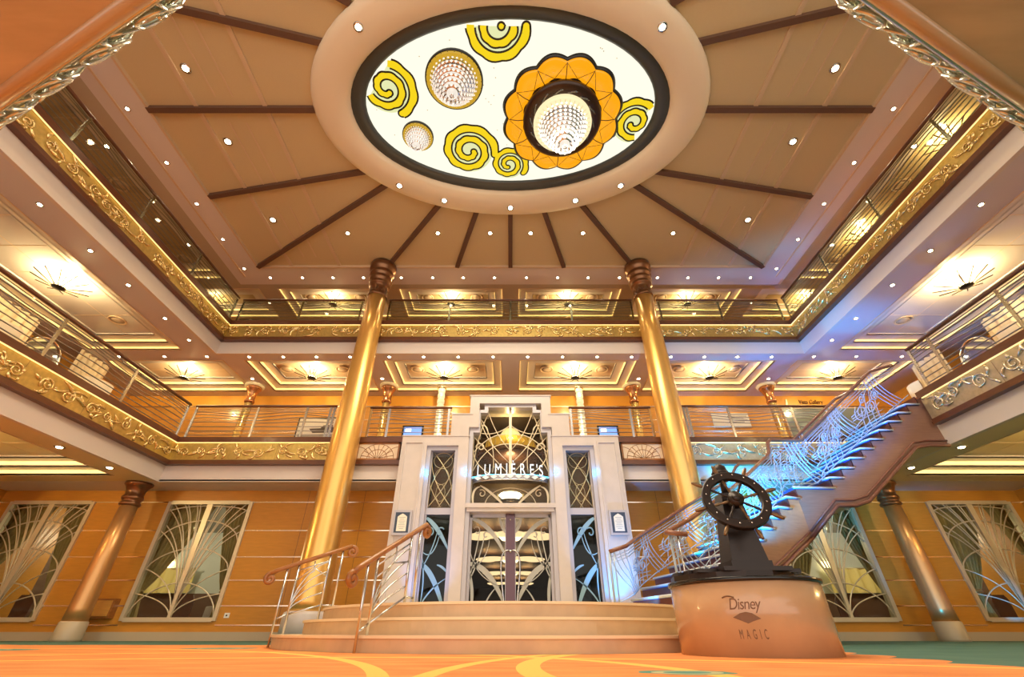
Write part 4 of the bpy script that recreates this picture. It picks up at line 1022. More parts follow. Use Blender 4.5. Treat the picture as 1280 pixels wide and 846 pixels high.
for i, y in enumerate((15.9, 21.5, 27, 33)):
    o = thing('disc_chandelier', 'wide glowing petal disc lamp in the dining room behind the doors, %s from the doors' % ORD[i + 1], 'chandelier', (0, y, 2.7), 'disc lamps behind the doors')
    for k in range(5):
        a = PI * k / 4; MB().lathe([(.02, 2.75), (.35, 2.78), (.5, 2.84), (.48, 2.87)], 1.05 * cos(a), y - .45 * sin(a), 20).build('petal_shade', SH, o)
    MB().lathe([(.02, 2.66), (.30, 2.72), (.40, 2.82), (.38, 2.9)], 0, y - .1, 24).build('core_shade', SHB, o); MB().lathe([(.03, 2.9), (.03, 3.1)], 0, y, 8).build('stem', BRASS, o)
    lamp('POINT', (0, y, 2.45), 8, (1, .75, .45), .2)
# golden crown lantern in foyer
yc = 12.6
o = thing('crown_lantern', 'golden crown lantern with faceted glass globe hanging behind the portal glass', 'lantern', (0, yc, 4.3))
GC = mat('lit_gold_crown', (.7, .45, .08), .3, .6, emit=(.9, .5, .06), es=.35, nosample=True)
MB().lathe([(.55, 4.52), (.70, 4.56), (.76, 4.72), (.74, 4.86), (.65, 4.90)], 0, yc, 40).build('gold_crown', GC, o)
gc_ = bpy.data.objects['gold_crown']
b = MB()
for k in range(28): a = 2 * PI * k / 28; b.tube([(.75 * cos(a), yc + .75 * sin(a), 4.57), (.78 * cos(a + .1), yc + .78 * sin(a + .1), 4.72), (.73 * cos(a), yc + .73 * sin(a), 4.88)], .012, 4)
b.build('crown_lattice', BRASS, gc_)
b = MB().ball((0, yc, 5.02), .34, 12); b.sm = [False] * len(b.sm); b.build('glass_globe', mat('globe_lit', (.9, .8, .4), .2, .2, emit=(1, .8, .35), es=.7, nosample=True), o)
MB().lathe([(.02, 4.32), (.95, 4.36), (1.04, 4.45), (.95, 4.52), (.6, 4.54)], 0, yc, 48).build('brown_disc', mat('lacquer_brown', (.16, .07, .03), .25, .3), o)
MB().lathe([(.02, 5.34), (.02, 5.47)], 0, yc, 8).build('rod', BRASS, o)
lamp('POINT', (0, yc - .9, 4.9), 25, (1, .7, .3), .08); lamp('POINT', (0, 12.2, 4.0), 32, (1, .68, .32), .15)
o = thing('ribbed_ceiling_lamp', 'glowing lamp with stacked brown rings just above the entrance doors', 'lamp', (0, 13.0, 3.1))
MB().lathe([(.02, 3.36), (.25, 3.38), (.34, 3.46), (.3, 3.5)], 0, 13.0, 24).build('lit_bowl', SHB, o)
for k in range(4): MB().lathe([(.42 + .1 * k, 3.22 - .09 * k), (.47 + .1 * k, 3.24 - .09 * k), (.42 + .1 * k, 3.28 - .09 * k)], 0, 13.0, 36).build('ring', mat('ring_brown', (.12, .07, .04), .2, .6), o)
for s in (-1, 1): MB().box(s * .36 - .02, s * .36 + .02, 12.98, 13.02, 3.0, 3.5).build('hanger', BRASS, o)

# ---------------- steps and landing
LC = 8.17
r = thing('marble_steps', 'three curved honey marble steps with a landing leading to the portal', 'steps', (0, LC, 0))
for (R_, z0, z1, nm) in ((3.37, 0, .14, 'lower_step'), (3.02, .14, .295, 'middle_step'), (2.80, .295, .44, 'landing')):
    b = MB(); pts = []
    n = 64
    for k in range(n + 1):
        a = PI + PI * k / n; pts.append((R_ * cos(a), LC + R_ * sin(a)))
    pts = [(-R_, 11.2)] + pts + [(R_, 11.2)]
    poly = pts
    b.prism(poly, z0, z1 - .025); b.build(nm, STEPM, r)
    b = MB(); g = .025; pts2 = [(-(R_ + g), 11.2)] + [((R_ + g) * cos(PI + PI * k / n), LC + (R_ + g) * sin(PI + PI * k / n)) for k in range(n + 1)] + [(R_ + g, 11.2)]
    b.prism(pts2, z1 - .025, z1); b.build('nosing', mat('pale_nosing', (.85, .66, .42), .3), r)

def scroll(mb, c, u, R_, tube, sgn, out=Vector((0, 0, 0)), n=22, turns=1.4, ph=0.):
    """volute in the vertical plane of unit plan vector u"""
    pts = []
    for k in range(n + 1):
        t = k / n; a = ph + sgn * turns * 2 * PI * t; q = R_ * (1 - .85 * t)
        pts.append((c[0] + u[0] * q * cos(a), c[1] + u[1] * q * cos(a), c[2] + q * sin(a)))
    mb.tube(pts, tube, 7)
def step_rail(A, T, zA, zT, label, bigw):
    """A plan foot at the bottom, T plan foot at the top"""
    o = thing('stair_handrail', label, 'handrail', (A[0], A[1], 0), 'step handrails')
    dx, dy = T[0] - A[0], T[1] - A[1]; L = math.hypot(dx, dy); u = (dx / L, dy / L)
    Q = lambda s, z: (A[0] + u[0] * s, A[1] + u[1] * s, z)
    slope = (zT - zA) / L; hz = lambda s: zA + slope * s
    hr = MB(); hr.tube([Q(-.20, hz(-.18) - .02), Q(-.1, hz(-.1)), Q(L / 2, hz(L / 2)), Q(L + .12, hz(L + .12))], .030, 10)
    scroll(hr, Q(-.19, hz(-.18) - .085), u, .075, .028, 1, ph=1.2); scroll(hr, Q(L + .13, hz(L + .1) - .075), u, .075, .028, -1, ph=1.9)
    hr.build('handrail', RAILO, o)
    ft = (0, .14, .295, .44); ss = (0, .14, L - .16, L)
    for s, z in zip(ss, ft): MB().tube([Q(s, z), Q(s, hz(s) - .02)], .015, 8).build('post', CHROME, o)
    b = MB(); s0, s1 = ss[1], ss[2]
    b.tube([Q(s0, z_ := hz(s0) - .62), Q(s1, hz(s1) - .66)], .012, 6); b.tube([Q(s0, hz(s0) - .10), Q(s1, hz(s1) - .10)], .010, 6)
    b.tube([Q(0, hz(0) - .62), Q(s0, hz(s0) - .62)], .012, 6); b.tube([Q(s1, hz(s1) - .66), Q(L, hz(s1) - .66)], .012, 6)
    w = s1 - s0
    for k in range(4):
        za = hz(s0) - .58; R1 = .12 + .13 * k
        b.tube([Q(s0 + w * (1 - cos(a)) * 1.0, za + R1 * sin(a) * 1.0 + slope * w * (1 - cos(a)) * .7) for a in [PI / 2 * j / 10 for j in range(11)]], .009, 6)
    b.tube([Q(s0, hz(s0) - .22), Q(s0 + w * .5, hz(s0) - .05), Q(s1, hz(s1) - .3)], .009, 6); b.tube([Q(s0 + w * .35, hz(s0) - .14), Q(s0 + w * .55, hz(s1) - .25), Q(s0 + w * .5, hz(s1) - .12)], .009, 6)
    b.build('fan_infill', CHROME, o)
step_rail((-3.14, 6.88), (-2.50, 7.15), .93, 1.20, 'low curled handrail at the left end of the marble steps', 0)
step_rail((-1.48, 5.06), (-1.12, 5.82), .78, 1.24, 'oak curled handrail nearer the viewer on the marble steps', 1)

# ---------------- main staircase
N_ = [(2.55, 7.12), (2.9, 7.32), (3.25, 7.48), (3.6, 7.63), (3.95, 7.78), (4.25, 7.92), (4.55, 8.06), (4.85, 8.22), (5.14, 8.34), (5.42, 8.45)]
F_ = [(2.12, 8.75), (2.45, 9.30), (2.80, 9.58), (3.18, 9.78), (3.55, 9.90), (3.93, 9.98), (4.32, 10.04), (4.70, 10.08), (5.06, 10.1), (5.42, 10.1)]
YN, YF = 8.5, 10.1
st = thing('grand_staircase', 'wide wooden staircase climbing right to the middle deck, lit blue behind the ship wheel', 'staircase', (4, 9, .44))
riz = .203; TH = .045
near = []; 
for k in range(9):
    z = .44 + riz * (k + 1); a, b_, c, d = N_[k], N_[k + 1], F_[k + 1], F_[k]
    td = MB().prism([a, b_, c, d], z - TH, z).build('tread', NAVY, st)
    # pale edge strip that wraps the near end and the front
    e = MB(); e.tube([(a[0] - .02, a[1] - .03, z - .02), (b_[0] + .02, b_[1] - .03, z - .02)], .022, 6); e.tube([(a[0] - .02, a[1] - .03, z - .02), (d[0] - .02, d[1], z - .02)], .022, 6); e.build('nosing', TREAD, td)
    MB().obox(a, d, -.0, -.02, z - riz, z - TH).build('riser', RISER, st)
MB().prism([N_[9], (6.2, YN), (6.2, YF), F_[9]], 2.47 - TH, 2.47).build('landing', NAVY, st)
MB().tube([(5.38, 8.42, 2.45), (6.22, 8.47, 2.45)], .022, 6).build('nosing', TREAD, st)
MB().obox(N_[9], F_[9], 0, -.02, 2.47 - riz, 2.47 - TH).build('riser', RISER, st)
for k in range(9):
    x0 = 6.2 + .285 * k; z = 2.47 + .195 * (k + 1)
    td = MB().box(x0, x0 + .285, YN, YF, z - TH, z).build('tread', NAVY, st)
    MB().tube([(x0 - .06, YF, z - .02), (x0 - .06, YN + .1, z - .02), (x0 - .02, YN - .04, z - .02), (x0 + .27, YN - .04, z - .02)], .022, 6).build('nosing', TREAD, td)
    MB().box(x0, x0 + .02, YN, YF, z - .195, z - TH).build('riser', RISER, st)
MB().box(8.765, 8.785, YN, YF, 4.2, 4.40).build('riser', RISER, st)
# body: side faces, soffit
prof_n = [(N_[k][0], N_[k][1], .44 + riz * k) for k in range(10)] + [(6.2, YN, 2.47 + .0)] + [(6.2 + .285 * k, YN, 2.47 + .195 * k) for k in range(1, 10)] + [(8.90, YN, 4.36)]
prof_f = [(F_[k][0], F_[k][1], .44 + riz * k) for k in range(10)] + [(6.2, YF, 2.47)] + [(6.2 + .285 * k, YF, 2.47 + .195 * k) for k in range(1, 10)] + [(8.90, YF, 4.36)]
def zbot(i, x):
    if i < 10: return max(.0, .44 + riz * i - (.34 + .040 * i))
    if x <= 6.66: return 2.13
    if x < 8.25: return 2.13 + (x - 6.66) * .735
    return 3.30
side = MB(); sidef = MB(); soff = MB(); mold = MB()
def densify(pr):
    out = []
    for i, p in enumerate(pr):
        out.append((p[0], p[1], p[2], zbot(i, p[0])))
        if i == 9: out += [(p[0], p[1], 2.47, zbot(i, p[0])), (6.13, pr[10][1], 2.47, 2.13)]
    return out
dn, df = densify(prof_n), densify(prof_f)
dn[0] = (*dn[0][:3], 0.3); df[0] = (*df[0][:3], 0.3)
for i in range(len(dn) - 1):
    for dd, s in ((dn, 1), (df, -1)):
        a, b_ = dd[i], dd[i + 1]
        tgt = side if s > 0 else sidef
        tgt.add([(a[0], a[1], a[3]), (b_[0], b_[1], b_[3]), (b_[0], b_[1], b_[2] - .02), (a[0], a[1], a[2] - .02)], [(0, 1, 2, 3) if s > 0 else (3, 2, 1, 0)])
        # step wedge between nosing line and tread
        if i not in (9, 10, 11): tgt.add([(a[0], a[1], a[2] - .02), (b_[0], b_[1], b_[2] - .02), (a[0], a[1], (b_[2] if i < len(dn) - 2 else a[2] + .15) - .03)], [(0, 1, 2)])
    a, b_, c, d = dn[i], dn[i + 1], df[i + 1], df[i]
    soff.add([(a[0], a[1], a[3]), (b_[0], b_[1], b_[3]), (c[0], c[1], c[3]), (d[0], d[1], d[3])], [(3, 2, 1, 0)])
side.build('side_panel', STRW, st); sidef.build('side_panel', STRW, st); soff.build('soffit', CREAM, st)
for dz, q in ((0, .035), (.10, .02)): mold.tube([(a[0], a[1] - .02, a[3] + dz) for a in dn], q, 6)
mold.build('edge_moulding', mat('stair_moulding', (.20, .075, .05), .35, coat=.3), st)
# stair railings
def interp(path, s):
    acc = 0
    for a, b_ in zip(path, path[1:]):
        l = math.hypot(b_[0] - a[0], b_[1] - a[1])
        if acc + l >= s or b_ is path[-1]:
            t = (s - acc) / l; return tuple(a[i] + (b_[i] - a[i]) * t for i in range(4))
        acc += l
def stair_rail(path, label, rnd):
    """path: (x, y, z foot line, z handrail)"""
    o = thing('stair_railing', label, 'railing', path[0][:3], 'railings of the grand staircase')
    L = sum(math.hypot(b_[0] - a[0], b_[1] - a[1]) for a, b_ in zip(path, path[1:]))
    def Q(s, t):
        p = interp(path, max(0, min(L, s))); return (p[0], p[1], p[2] + (p[3] - p[2]) * t)
    hp = [Q(L * k / 70, 1) for k in range(71)]
    hr = MB(); hr.tube(hp, .034, 10)
    hr.build('handrail', STAIRH, o)
    b = MB()
    for t in (.90, .84, .78): b.tube([Q(L * k / 60, t) for k in range(61)], .008, 5)
    b.tube([Q(L * k / 60, .06) for k in range(61)], .010, 5)
    b.build('long_rods', STEELB, o)
    n = int(L / 1.12)
    for g in range(n + 1):
        s0 = L * (g + .02) / (n + .75)
        for j in range(4):
            sa = s0 + j * .085
            MB().tube([Q(sa + .42 * (1 - cos(PI * k / 12 * .5)) , 1 - .97 * k / 12) for k in range(13)], .0095, 5).build('curved_baluster', STEELB, o)
        sc = MB(); c0 = s0 + .62
        for (du, t0, R_) in ((.15, .48, .17), (.42, .40, .14), (.30, .68, .09), (.62, .55, .11)):
            sg = rnd.choice((-1, 1)); ph = rnd.uniform(0, 6.28)
            pts = []
            for k in range(20):
                a = ph + sg * k * .55; q = R_ * (1 - k / 24); pts.append(Q(c0 + du + q * cos(a) * 1.0, t0 + q * sin(a) / .95))
            if c0 + du + R_ < L: sc.tube(pts, .011, 5)
        for k2 in range(5):
            t0 = .1 + .13 * k2
            if c0 + .7 < L: sc.tube([Q(c0 - .1 + .75 * k / 8, t0 + .10 * sin(PI * k / 8 + k2) + .04 * k2 * k / 8) for k in range(9)], .008, 5)
        for k2 in range(4):
            if c0 + .8 < L: sc.tube([Q(c0 + .1 + .14 * k2 + .2 * (k / 8) ** 2, .08 + .68 * k / 8) for k in range(9)], .007, 5)
        if c0 < L: sc.build('scroll_infill', STEELB, o)
    b = MB(); b.tube([Q(0, 0), Q(0, 1)], .02, 8); b.tube([Q(.08, .02), Q(.08, .98)], .012, 6); b.build('newel', STEELB, o)
    return o
H = .95
np_ = [(2.42, 7.12, .5, 1.45)] + [(N_[k][0], N_[k][1] + .06, .44 + riz * (k + 1), .44 + riz * (k + 1) + H - .12) for k in range(1, 9)] + [(5.25, 8.5, 2.47, 3.42), (5.95, 8.55, 2.5, 3.42)] + [(8.15, 8.55, 4.05, 5.06), (8.72, 8.55, 4.42, 5.22)]
stair_rail(np_, 'near side metal railing of the staircase with oak handrail', random.Random(5))
fp = [(1.80, 8.72, .5, 1.38)] + [(F_[k][0], F_[k][1] - .06, .44 + riz * (k + 1), .44 + riz * (k + 1) + H - .12) for k in range(0, 9)] + [(5.3, 10.04, 2.47, 3.42), (6.05, 10.04, 2.5, 3.42), (8.3, 10.04, 4.1, 5.1), (8.75, 10.04, 4.42, 5.3)]
stair_rail(fp, 'far side metal railing of the staircase starting beside the portal', random.Random(6))
o = thing('handrail_volute', 'curved orange wooden handrail end beside the ship wheel', 'handrail', (2.42, 7.1, 1.3))
MB().tube([(2.46 - .12 * sin(a), 7.0 + .10 * cos(a), 1.43 - .06 * a / PI) for a in [PI * k / 14 for k in range(15)]] + [(2.60, 6.90, 1.36)], .036, 10).build('handrail', STAIRH, o)
MB().tube([(2.46, 6.90, .44), (2.46, 6.90, 1.36)], .014, 8).build('post', CHROME, o)

# ---------------- pedestal with ship's wheel
pc = (2.37, 5.10); PR = .70
XF = ((2.37, 5.10, 0), (2.20, 4.74, 0), .93)      # final place and size of pedestal and wheel
o = thing('marble_pedestal', 'round peach marble pedestal engraved with words and a diamond emblem, beside the marble steps', 'pedestal', (2.20, 4.74, 0))
MB().lathe([(PR, 0), (PR, .56), (PR - .01, .565)], *pc, 72).build('drum', PEDM, o)
MB().lathe([(PR + .015, .565), (PR + .02, .575), (PR + .02, .595), (PR + .01, .60)], *pc, 72).build('black_marble_top', BLACKM, o)
a0 = math.atan2(-pc[1], -pc[0]); 
def cyl(x, z, out): a = a0 + (x + .0) / PR + .0; return (pc[0] + (PR + out) * cos(a), pc[1] + (PR + out) * sin(a), z)
TX = -.02
tm = text_mb('Disney', .125, lambda a, b_, c: cyl(a + TX, .345 + b_, .001 + c * .3), sx=.82, shear=.25, ext=.004, space=.9); tm.build('script_engraving', ENGR, o)
em = MB(); 
em.tube([cyl(TX - .165 + .10 * k / 10, .435 + .012 * sin(PI * k / 10), .002) for k in range(11)], .006, 5)
em.prism([(-.11, .285), (-.05, .315), (0, .325), (.05, .315), (.11, .275), (.04, .255), (0, .240), (-.05, .262)], .001, .004, lambda a, z, d: cyl(a + TX, z, d)); em.build('diamond_emblem', ENGR, o)
tm = text_mb('MAGIC', .10, lambda a, b_, c: cyl(a + TX + .02, .13 + b_, .001 + c * .3), sx=.42, ext=.004, space=2.1); tm.build('capital_engraving', ENGR, o)
# wheel on its stand
wc = Vector((2.34, 4.66, 1.315))
o = thing('helm_sculpture', 'dark bronze ship wheel on a tapering stand atop the round marble pedestal', 'sculpture', (2.20, 4.74, .56))
rn = random.Random(4); b = MB()
pl = []
for k in range(14):
    a = 2 * PI * k / 14; q = .60 + rn.uniform(-.05, .03); pl.append((pc[0] - .06 + q * cos(a) * 1.0, pc[1] + q * sin(a)))
b.prism(pl, .60, .655); b.build('bronze_base', BRONZE, o)
b = MB()
for k in range(7):
    y0 = pc[1] - .56 + k * .16; hw = math.sqrt(max(.05, .6 ** 2 - (y0 + .08 - pc[1]) ** 2)); b.box(pc[0] - hw - rn.uniform(0, .07), pc[0] + hw - rn.uniform(0, .1), y0, y0 + .15, .655, .685 + rn.uniform(0, .008))
b.build('deck_planks', BRONZL if 0 else BRONZE, o)
bx, by = 2.36, 4.88
b = MB(); 
b.add([(bx - .20, by - .16, .685), (bx + .20, by - .16, .685), (bx + .20, by + .16, .685), (bx - .20, by + .16, .685), (bx - .20, by - .16, .76), (bx + .20, by - .16, .76), (bx + .20, by + .16, .76), (bx - .20, by + .16, .76)], [(0, 3, 2, 1), (4, 5, 6, 7), (0, 1, 5, 4), (1, 2, 6, 5), (2, 3, 7, 6), (3, 0, 4, 7)])
b.add([(bx - .18, by - .14, .76), (bx + .18, by - .14, .76), (bx + .18, by + .14, .76), (bx - .18, by + .14, .76), (bx - .09, by - .09, 1.42), (bx + .09, by - .09, 1.42), (bx + .09, by + .09, 1.42), (bx - .09, by + .09, 1.42)], [(0, 3, 2, 1), (4, 5, 6, 7), (0, 1, 5, 4), (1, 2, 6, 5), (2, 3, 7, 6), (3, 0, 4, 7)])
b.build('binnacle_stand', BRONZE, o)
MB().tube([(bx, by, 1.42), (bx, by, 1.60)], .035, 10).lathe([(.03, 1.58), (.075, 1.60), (.085, 1.66), (.07, 1.72), (.03, 1.75)], bx, by, 16).lathe([(.09, 1.635), (.095, 1.65), (.09, 1.665)], bx, by, 16).build('compass_hood', BRONZE, o)
tilt = math.radians(20); yaw = math.radians(-10)
U = Vector((cos(yaw), sin(yaw), 0)); V = Vector((-sin(yaw) * sin(tilt), cos(yaw) * sin(tilt), cos(tilt))); Nn = U.cross(V)
def wp(a, q, d=0): return wc + U * q * cos(a) + V * q * sin(a) + Nn * d
b = MB(); nseg = 64; pr = [(.325, -.025), (.325, .025), (.315, .032), (.250, .032), (.240, .025), (.240, -.025), (.250, -.032), (.315, -.032)]
vs = [wp(2 * PI * k / nseg, q, d) for k in range(nseg) for q, d in pr]; m_ = len(pr)
b.add(vs, [(k * m_ + i, k * m_ + (i + 1) % m_, ((k + 1) % nseg) * m_ + (i + 1) % m_, ((k + 1) % nseg) * m_ + i) for k in range(nseg) for i in range(m_)], False); b.build('rim', BRONZE, o)
b = MB(); b.tube([wc + Nn * -.045, wc + Nn * .045], .075, 24); b.tube([wc + Nn * .04, wc + Nn * .06], .045, 20); b.build('hub', BRONZE, o)
b = MB()
b.tube([wc - Nn * .04 , Vector((bx, by, 1.30))], .03, 10); b.build('axle', BRONZE, o)
sp_prof = lambda t: .8 + .5 * sin(PI * t * 2) ** 2
for k in range(8):
    a = math.radians(14 + 45 * k)
    spk = MB().tube([wp(a, .06 + .19 * i / 10) for i in range(11)], .012, 8, taper=sp_prof).build('spoke', BRONZE if k % 2 else BRONZL, o)
    MB().tube([wp(a, .32 + .12 * i / 8) for i in range(9)], .017, 8, taper=lambda t: .65 + .6 * sin(PI * min(1, t * .9 + .05))).build('grip', BRONZL, spk)
b = MB()
for k in range(16):
    a = 2 * PI * (k + .5) / 16; p = wp(a, .283, .034 if Nn.y < 0 else -.034); b.ball(tuple(p), .009, 6)
b.build('rivets', CHROME, o)
XF = None

# ---------------- middle deck wall dressing
def framed(name, label, x0, x1, z0, z1, cat, inner, y=YU - .03, fr=.05, frm=BLK, group=None):
    o = thing(name, label, cat, ((x0 + x1) / 2, y, z0), group)
    MB().box(x0, x1, y - .03, y + .01, z0, z1).build('frame', frm, o); inner(o, x0 + fr, x1 - fr, z0 + fr, z1 - fr, y - .035); return o
def in_ship(o, x0, x1, z0, z1, y):
    o = MB().box(x0, x1, y, y + .01, z0, z1).build('print_sheet', PAPER, o); w, h = x1 - x0, z1 - z0
    b = MB(); b.prism([(x0 + .3 * w, z0 + .62 * h), (x0 + .95 * w, z0 + .66 * h), (x0 + .95 * w, z0 + .48 * h), (x0 + .42 * w, z0 + .46 * h)], y - .004, y, lambda a, q, d: (a, d, q))
    b.prism([(x0 + .6 * w, z0 + .64 * h), (x0 + .93 * w, z0 + .66 * h), (x0 + .9 * w, z0 + .76 * h), (x0 + .66 * w, z0 + .74 * h)], y - .004, y, lambda a, q, d: (a, d, q)); b.build('ship_drawing', INK, o)
    MB().box(x0 + .05 * w, x0 + .95 * w, y - .003, y, z0 + .25 * h, z0 + .42 * h).build('sea_drawing', mat('grey_wash', (.42, .38, .33), .6), o)
framed('ship_print', 'black framed ship print on the wall left of the left tall column', -7.3, -5.9, 5.25, 6.32, 'picture', in_ship, frm=mat('dark_frame', (.06, .035, .02), .4))
def in_scr(o, x0, x1, z0, z1, y):
    o = MB().box(x0, x1, y, y + .01, z0, z1).build('display', SCREEN, o)
    MB().box(x0 + .05, x0 + .25, y - .003, y, z1 - .2, z1 - .05).box(x0, x1, y - .003, y, z0 + .12, z0 + .16).build('display_text', SCREENW, o)
framed('wall_screen', 'small lit blue screen on the wall left of the portal top', -3.68, -2.96, 5.45, 6.02, 'screen', in_scr, fr=.06, group='wall screens')
framed('wall_screen', 'small lit blue screen on the wall right of the portal top', 2.96, 3.68, 5.45, 6.02, 'screen', in_scr, fr=.06, group='wall screens')
def in_post(o, x0, x1, z0, z1, y):
    o = MB().box(x0, x1, y, y + .01, z0, z1).build('print_sheet', PAPER, o); b = MB(); w = x1 - x0
    for k in range(4): b.box(x0 + w * .42, x0 + w * (.95 - .1 * (k % 2)), y - .003, y, z1 - .12 - .07 * k, z1 - .10 - .07 * k)
    b.build('printed_lines', INK, o)
framed('white_poster', 'white landscape poster with dark lines right of the right tall column', 6.98, 8.25, 5.95, 6.48, 'poster', in_post, fr=.01, frm=PAPER)
framed('gallery_window', 'grey green glazed display window near the top of the staircase', 9.5, 12.8, 5.0, 6.70, 'display window', lambda o, a, b_, c, d, y: (MB().box(a, b_, y, y + .01, c, d).build('glazing', VIEWG, o)), fr=.04, frm=CREAM)
o = thing('gallery_sign', 'small dark script gallery sign on the amber fascia near the staircase top', 'sign', (10.65, YU, 6.85))
text_mb('Vista Gallery', .23, lambda a, b_, c: (10.62 + a, YU - .04 - c, 6.84 + b_), sx=.72, shear=.3, ext=.008).build('lettering', mat('sign_bronze', (.12, .06, .03), .3, .5), o)
b = MB()
for s in (-1, 1): b.prism([(10.62 + s * .82, 6.80), (10.62 + s * .90, 6.80), (10.62 + s * .86, 7.0), (10.62 + s * .80, 7.03)], YU - .045, YU - .02, lambda a, q, d: (a, d, q))
b.build('side_ornament', STRIP, o)
# side walls of the middle deck: drapes, arched niches, side chairs
for sx, nm in ((-1, 'left'), (1, 'right')):
    for i, (y, w) in enumerate(((3.9, 1.1), (6.4, 1.3), (8.9, 1.2), (11.4, 1.1))):
        n = 22; b = MB(); vs = []
        for j in range(2):
            for k in range(n + 1): vs.append((sx * (12.75 - .05 * sin(k * 1.4)), y - w / 2 + w * k / n, 4.44 + 2.70 * j))
        b.add(vs, [(k, k + 1, n + 2 + k, n + 1 + k) for k in range(n)], True)
        tag(b.build('pale_drape', DRAPE), 'pale pleated drape on middle deck %s wall, %s from the viewer' % (nm, ORD[i + 1]), 'drape', 'pale drapes on the %s wall' % nm)
    for i, y in enumerate((5.15, 7.65, 10.15)):
        o = thing('arched_mirror', 'arched mirror on the middle deck %s wall, %s from the viewer' % (nm, ORD[i + 1]), 'mirror', (sx * 13.0, y, 4.42), 'arched mirrors on the %s wall' % nm)
        pts = [(y - .5, 4.46), (y + .5, 4.46)] + [(y + .5 * cos(PI * k / 14), 6.5 + .5 * sin(PI * k / 14)) for k in range(15)]
        MB().prism(pts, 0, .03, lambda a, q, d: (sx * (13.0 - d), a, q)).build('mirror_glass', mat('silver_mirror', (.55, .62, .68), .08, 1.), o)
        MB().tube([(sx * 12.95, a, q) for a, q in pts], .035, 6, closed=True).build('rim', STRIP, o)
    for i, y in enumerate((4.6, 7.0, 9.4)):
        o = thing('tub_chair', 'cream tub chair behind middle deck %s railing, %s from the viewer' % (nm, ORD[i + 1]), 'chair', (sx * 10.2, y, Z4), 'tub chairs on the %s of the middle deck' % nm)
        cx = sx * 10.2
        MB().lathe([(.30, Z4 + .2), (.32, Z4 + .42), (.30, Z4 + .46), (.01, Z4 + .47)], cx, y, 20).build('seat', DRAPE, o)
        vs = []; 
        b = MB(); n = 18
        for R_ in (.33, .40):
            for zz in (Z4 + .2, Z4 + .78):
                for k in range(n + 1): a = -PI * .15 + PI * 1.3 * k / n + (PI / 2 if sx > 0 else -PI / 2) - PI / 2; vs.append((cx + R_ * cos(a) * 1, y + R_ * sin(a), zz))
        m_ = n + 1; fs = []
        for k in range(n): fs += [(k, k + 1, m_ + k + 1, m_ + k), (2 * m_ + k, 3 * m_ + k, 3 * m_ + k + 1, 2 * m_ + k + 1), (m_ + k, m_ + k + 1, 3 * m_ + k + 1, 3 * m_ + k)]
        b.add(vs, fs, True); b.build('backrest', DRAPE, o)
        for a in (.8, 2.3, 3.9, 5.4): MB().tube([(cx + .24 * cos(a), y + .24 * sin(a), Z4), (cx + .24 * cos(a), y + .24 * sin(a), Z4 + .22)], .02, 6).build('leg', BRASS, o)
# long glowing strips behind the top railings, added to imitate a reflected line of light
for sx, nm in ((-1, 'left'), (1, 'right')):
    o = thing('wall_light_trough', 'long thin light trough on the %s wall of the top deck' % nm, 'light', (sx * XS, 6, 9.4))
    MB().box(sx * (XS - .12), sx * XS, 1, 12.5, 9.38, 9.46).build('housing', BRASS, o); MB().box(sx * (XS - .135), sx * (XS - .12), 1.1, 12.4, 9.39, 9.45).build('lens', COVEB, o)

# ---------------- wooden ledges overhead with scrolled metal grilles (both near corners)
def ledge(sx, nm):
    A = Vector((sx * 1.80, .83, 3.62)); B = Vector((sx * 5.2, 2.25, 3.62)); d = (B - A); L = d.length; d.normalize(); nrm = Vector((d.y, -d.x, 0)) * (1 if sx < 0 else -1)
    if nrm.y < 0: nrm = -nrm                     # points forward, away from the slab
    o = thing('overhead_balcony', 'honey wood underside of the near %s balcony corner with scrolled metal grille' % nm, 'balcony', (A.x, A.y, A.z))
    q = [A, B, B - nrm * 2.2, A - nrm * 2.2]
    b = MB(); b.add([tuple(p) for p in q] + [(p.x, p.y, p.z + .3) for p in q], [(0, 1, 2, 3), (7, 6, 5, 4), (0, 4, 5, 1), (1, 5, 6, 2), (2, 6, 7, 3), (3, 7, 4, 0)]); b.build('wood_underside', LEDW, o)
    MB().tube([A - d * .1, B + d * .1], .05, 16).build('rounded_edge', mat('ledge_edge_wood', (.50, .32, .17), .28, coat=.4), o)
    S = lambda s, t: A + d * s + nrm * (.05 + .10 * sin(PI * min(1, t * 1.0)) + .02 * t) + Vector((0, 0, .02 + .75 * t))
    b = MB()
    for t in (.0, .97): b.tube([S(L * k / 20, t) for k in range(21)], .022, 8)
    rnd = random.Random(11)
    n = 6
    for i in range(n):
        c = L * (i + .5) / n
        for (t0, R_, sg) in ((.32, .24, 1), (.72, .17, -1)):
            b.tube([S(c + R_ * (1 - k / 22) * cos(sg * k * .5 + i), t0 + R_ * (1 - k / 22) * sin(sg * k * .5 + i) / .8) for k in range(19)], .017, 7)
        b.tube([S(c - .25 + .5 * k / 10, .05 + .9 * k / 10 + .08 * sin(PI * k / 5)) for k in range(11)], .014, 7); b.tube([S(c + .25 - .5 * k / 10, .05 + .9 * k / 10) for k in range(11)], .012, 7)
    b.build('scroll_grille', IRON, o)
    g = MB(); N2 = 10
    vs = [tuple(S(s, t) - nrm * .035) for t in [k / N2 for k in range(N2 + 1)] for s in (0, L)]
    g.add(vs, [(2 * k, 2 * k + 1, 2 * k + 3, 2 * k + 2) for k in range(N2)], True); g.build('bowed_glass', glass('green_bowed_glass', (.52, .56, .44), .3, .08), o)
ledge(-1, 'left'); ledge(1, 'right')

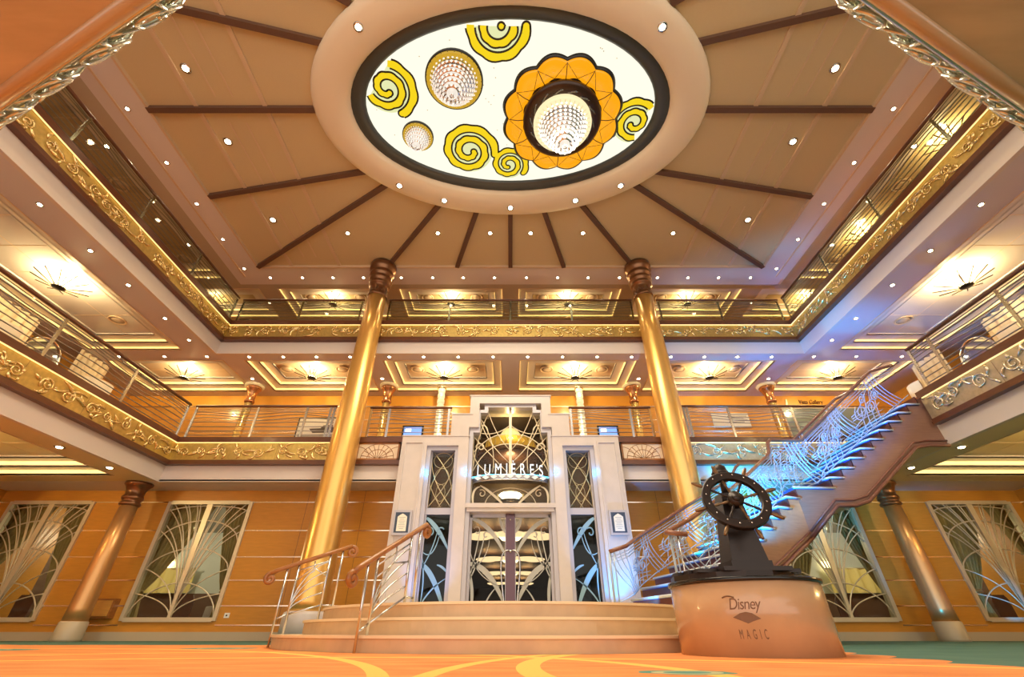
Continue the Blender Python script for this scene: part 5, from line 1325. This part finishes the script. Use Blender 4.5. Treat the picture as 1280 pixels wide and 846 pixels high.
# ---------------- lighting
w = bpy.data.worlds.new('world'); bpy.context.scene.world = w; w.use_nodes = True
w.node_tree.nodes['Background'].inputs[0].default_value = (1, .90, .78, 1); w.node_tree.nodes['Background'].inputs[1].default_value = 1.5
# the world light is added warm fill, entering by the open rear behind the viewer
lo = lamp('AREA', (0, 5.45, 9.0), 480, (1, .88, .66), 5.5, sy=3.2); lo.data.shape = 'ELLIPSE'      # the light the backlit oval throws down
# blue show lights
B1 = (.0, .20, 1); B2 = (.0, .34, 1)
lamp('SPOT', (4.9, 7.0, 1.9), 1100, B1, .06, spot=.75, aim=(6.8, 8.7, 3.9))
lamp('SPOT', (3.6, 6.9, 1.2), 1100, B2, .06, spot=1.1, aim=(5.0, 8.7, 3.0))
lamp('SPOT', (3.3, 9.2, 1.5), 700, B2, .06, spot=1.5, aim=(5.4, 9.6, 2.5))
lamp('SPOT', (2.0, 7.7, .62), 90, B2, .04, spot=1.2, aim=(2.9, 9.4, .9))
lamp('SPOT', (2.3, 9.9, .5), 120, B2, .05, spot=1.3, aim=(2.2, 10.8, 1.6))
lamp('SPOT', (5.0, 10.0, 2.3), 800, (.0, .5, 1), .05, spot=1.6, aim=(6.6, 11.1, 3.7))
lamp('SPOT', (-2.0, 9.9, .5), 40, (.05, .3, 1), .05, spot=1.2, aim=(-1.8, 10.8, 1.4))
lamp('SPOT', (8.2, 9.6, .15), 130, B2, .04, spot=.8, aim=(9.4, 11.2, 1.3))
lamp('SPOT', (11.9, 10.6, .15), 120, B2, .05, spot=.7, aim=(11.7, 12, .9))
for x in (-2.08, -1.1, 1.1, 2.08): lamp('POINT', (x, YP - .05, 3.45), 2.2, (.0, .42, 1), .03)
sc = bpy.context.scene
sc.view_settings.view_transform = 'Standard'; sc.view_settings.look = 'None'; sc.view_settings.gamma = 1; sc.view_settings.use_curve_mapping = False
sc.view_settings.exposure = 0.45
sc.cycles.use_light_tree = True
try: sc.cycles.max_bounces = 8; sc.cycles.diffuse_bounces = 3; sc.cycles.glossy_bounces = 3; sc.cycles.transparent_max_bounces = 16; sc.cycles.sample_clamp_indirect = 6
except Exception: pass
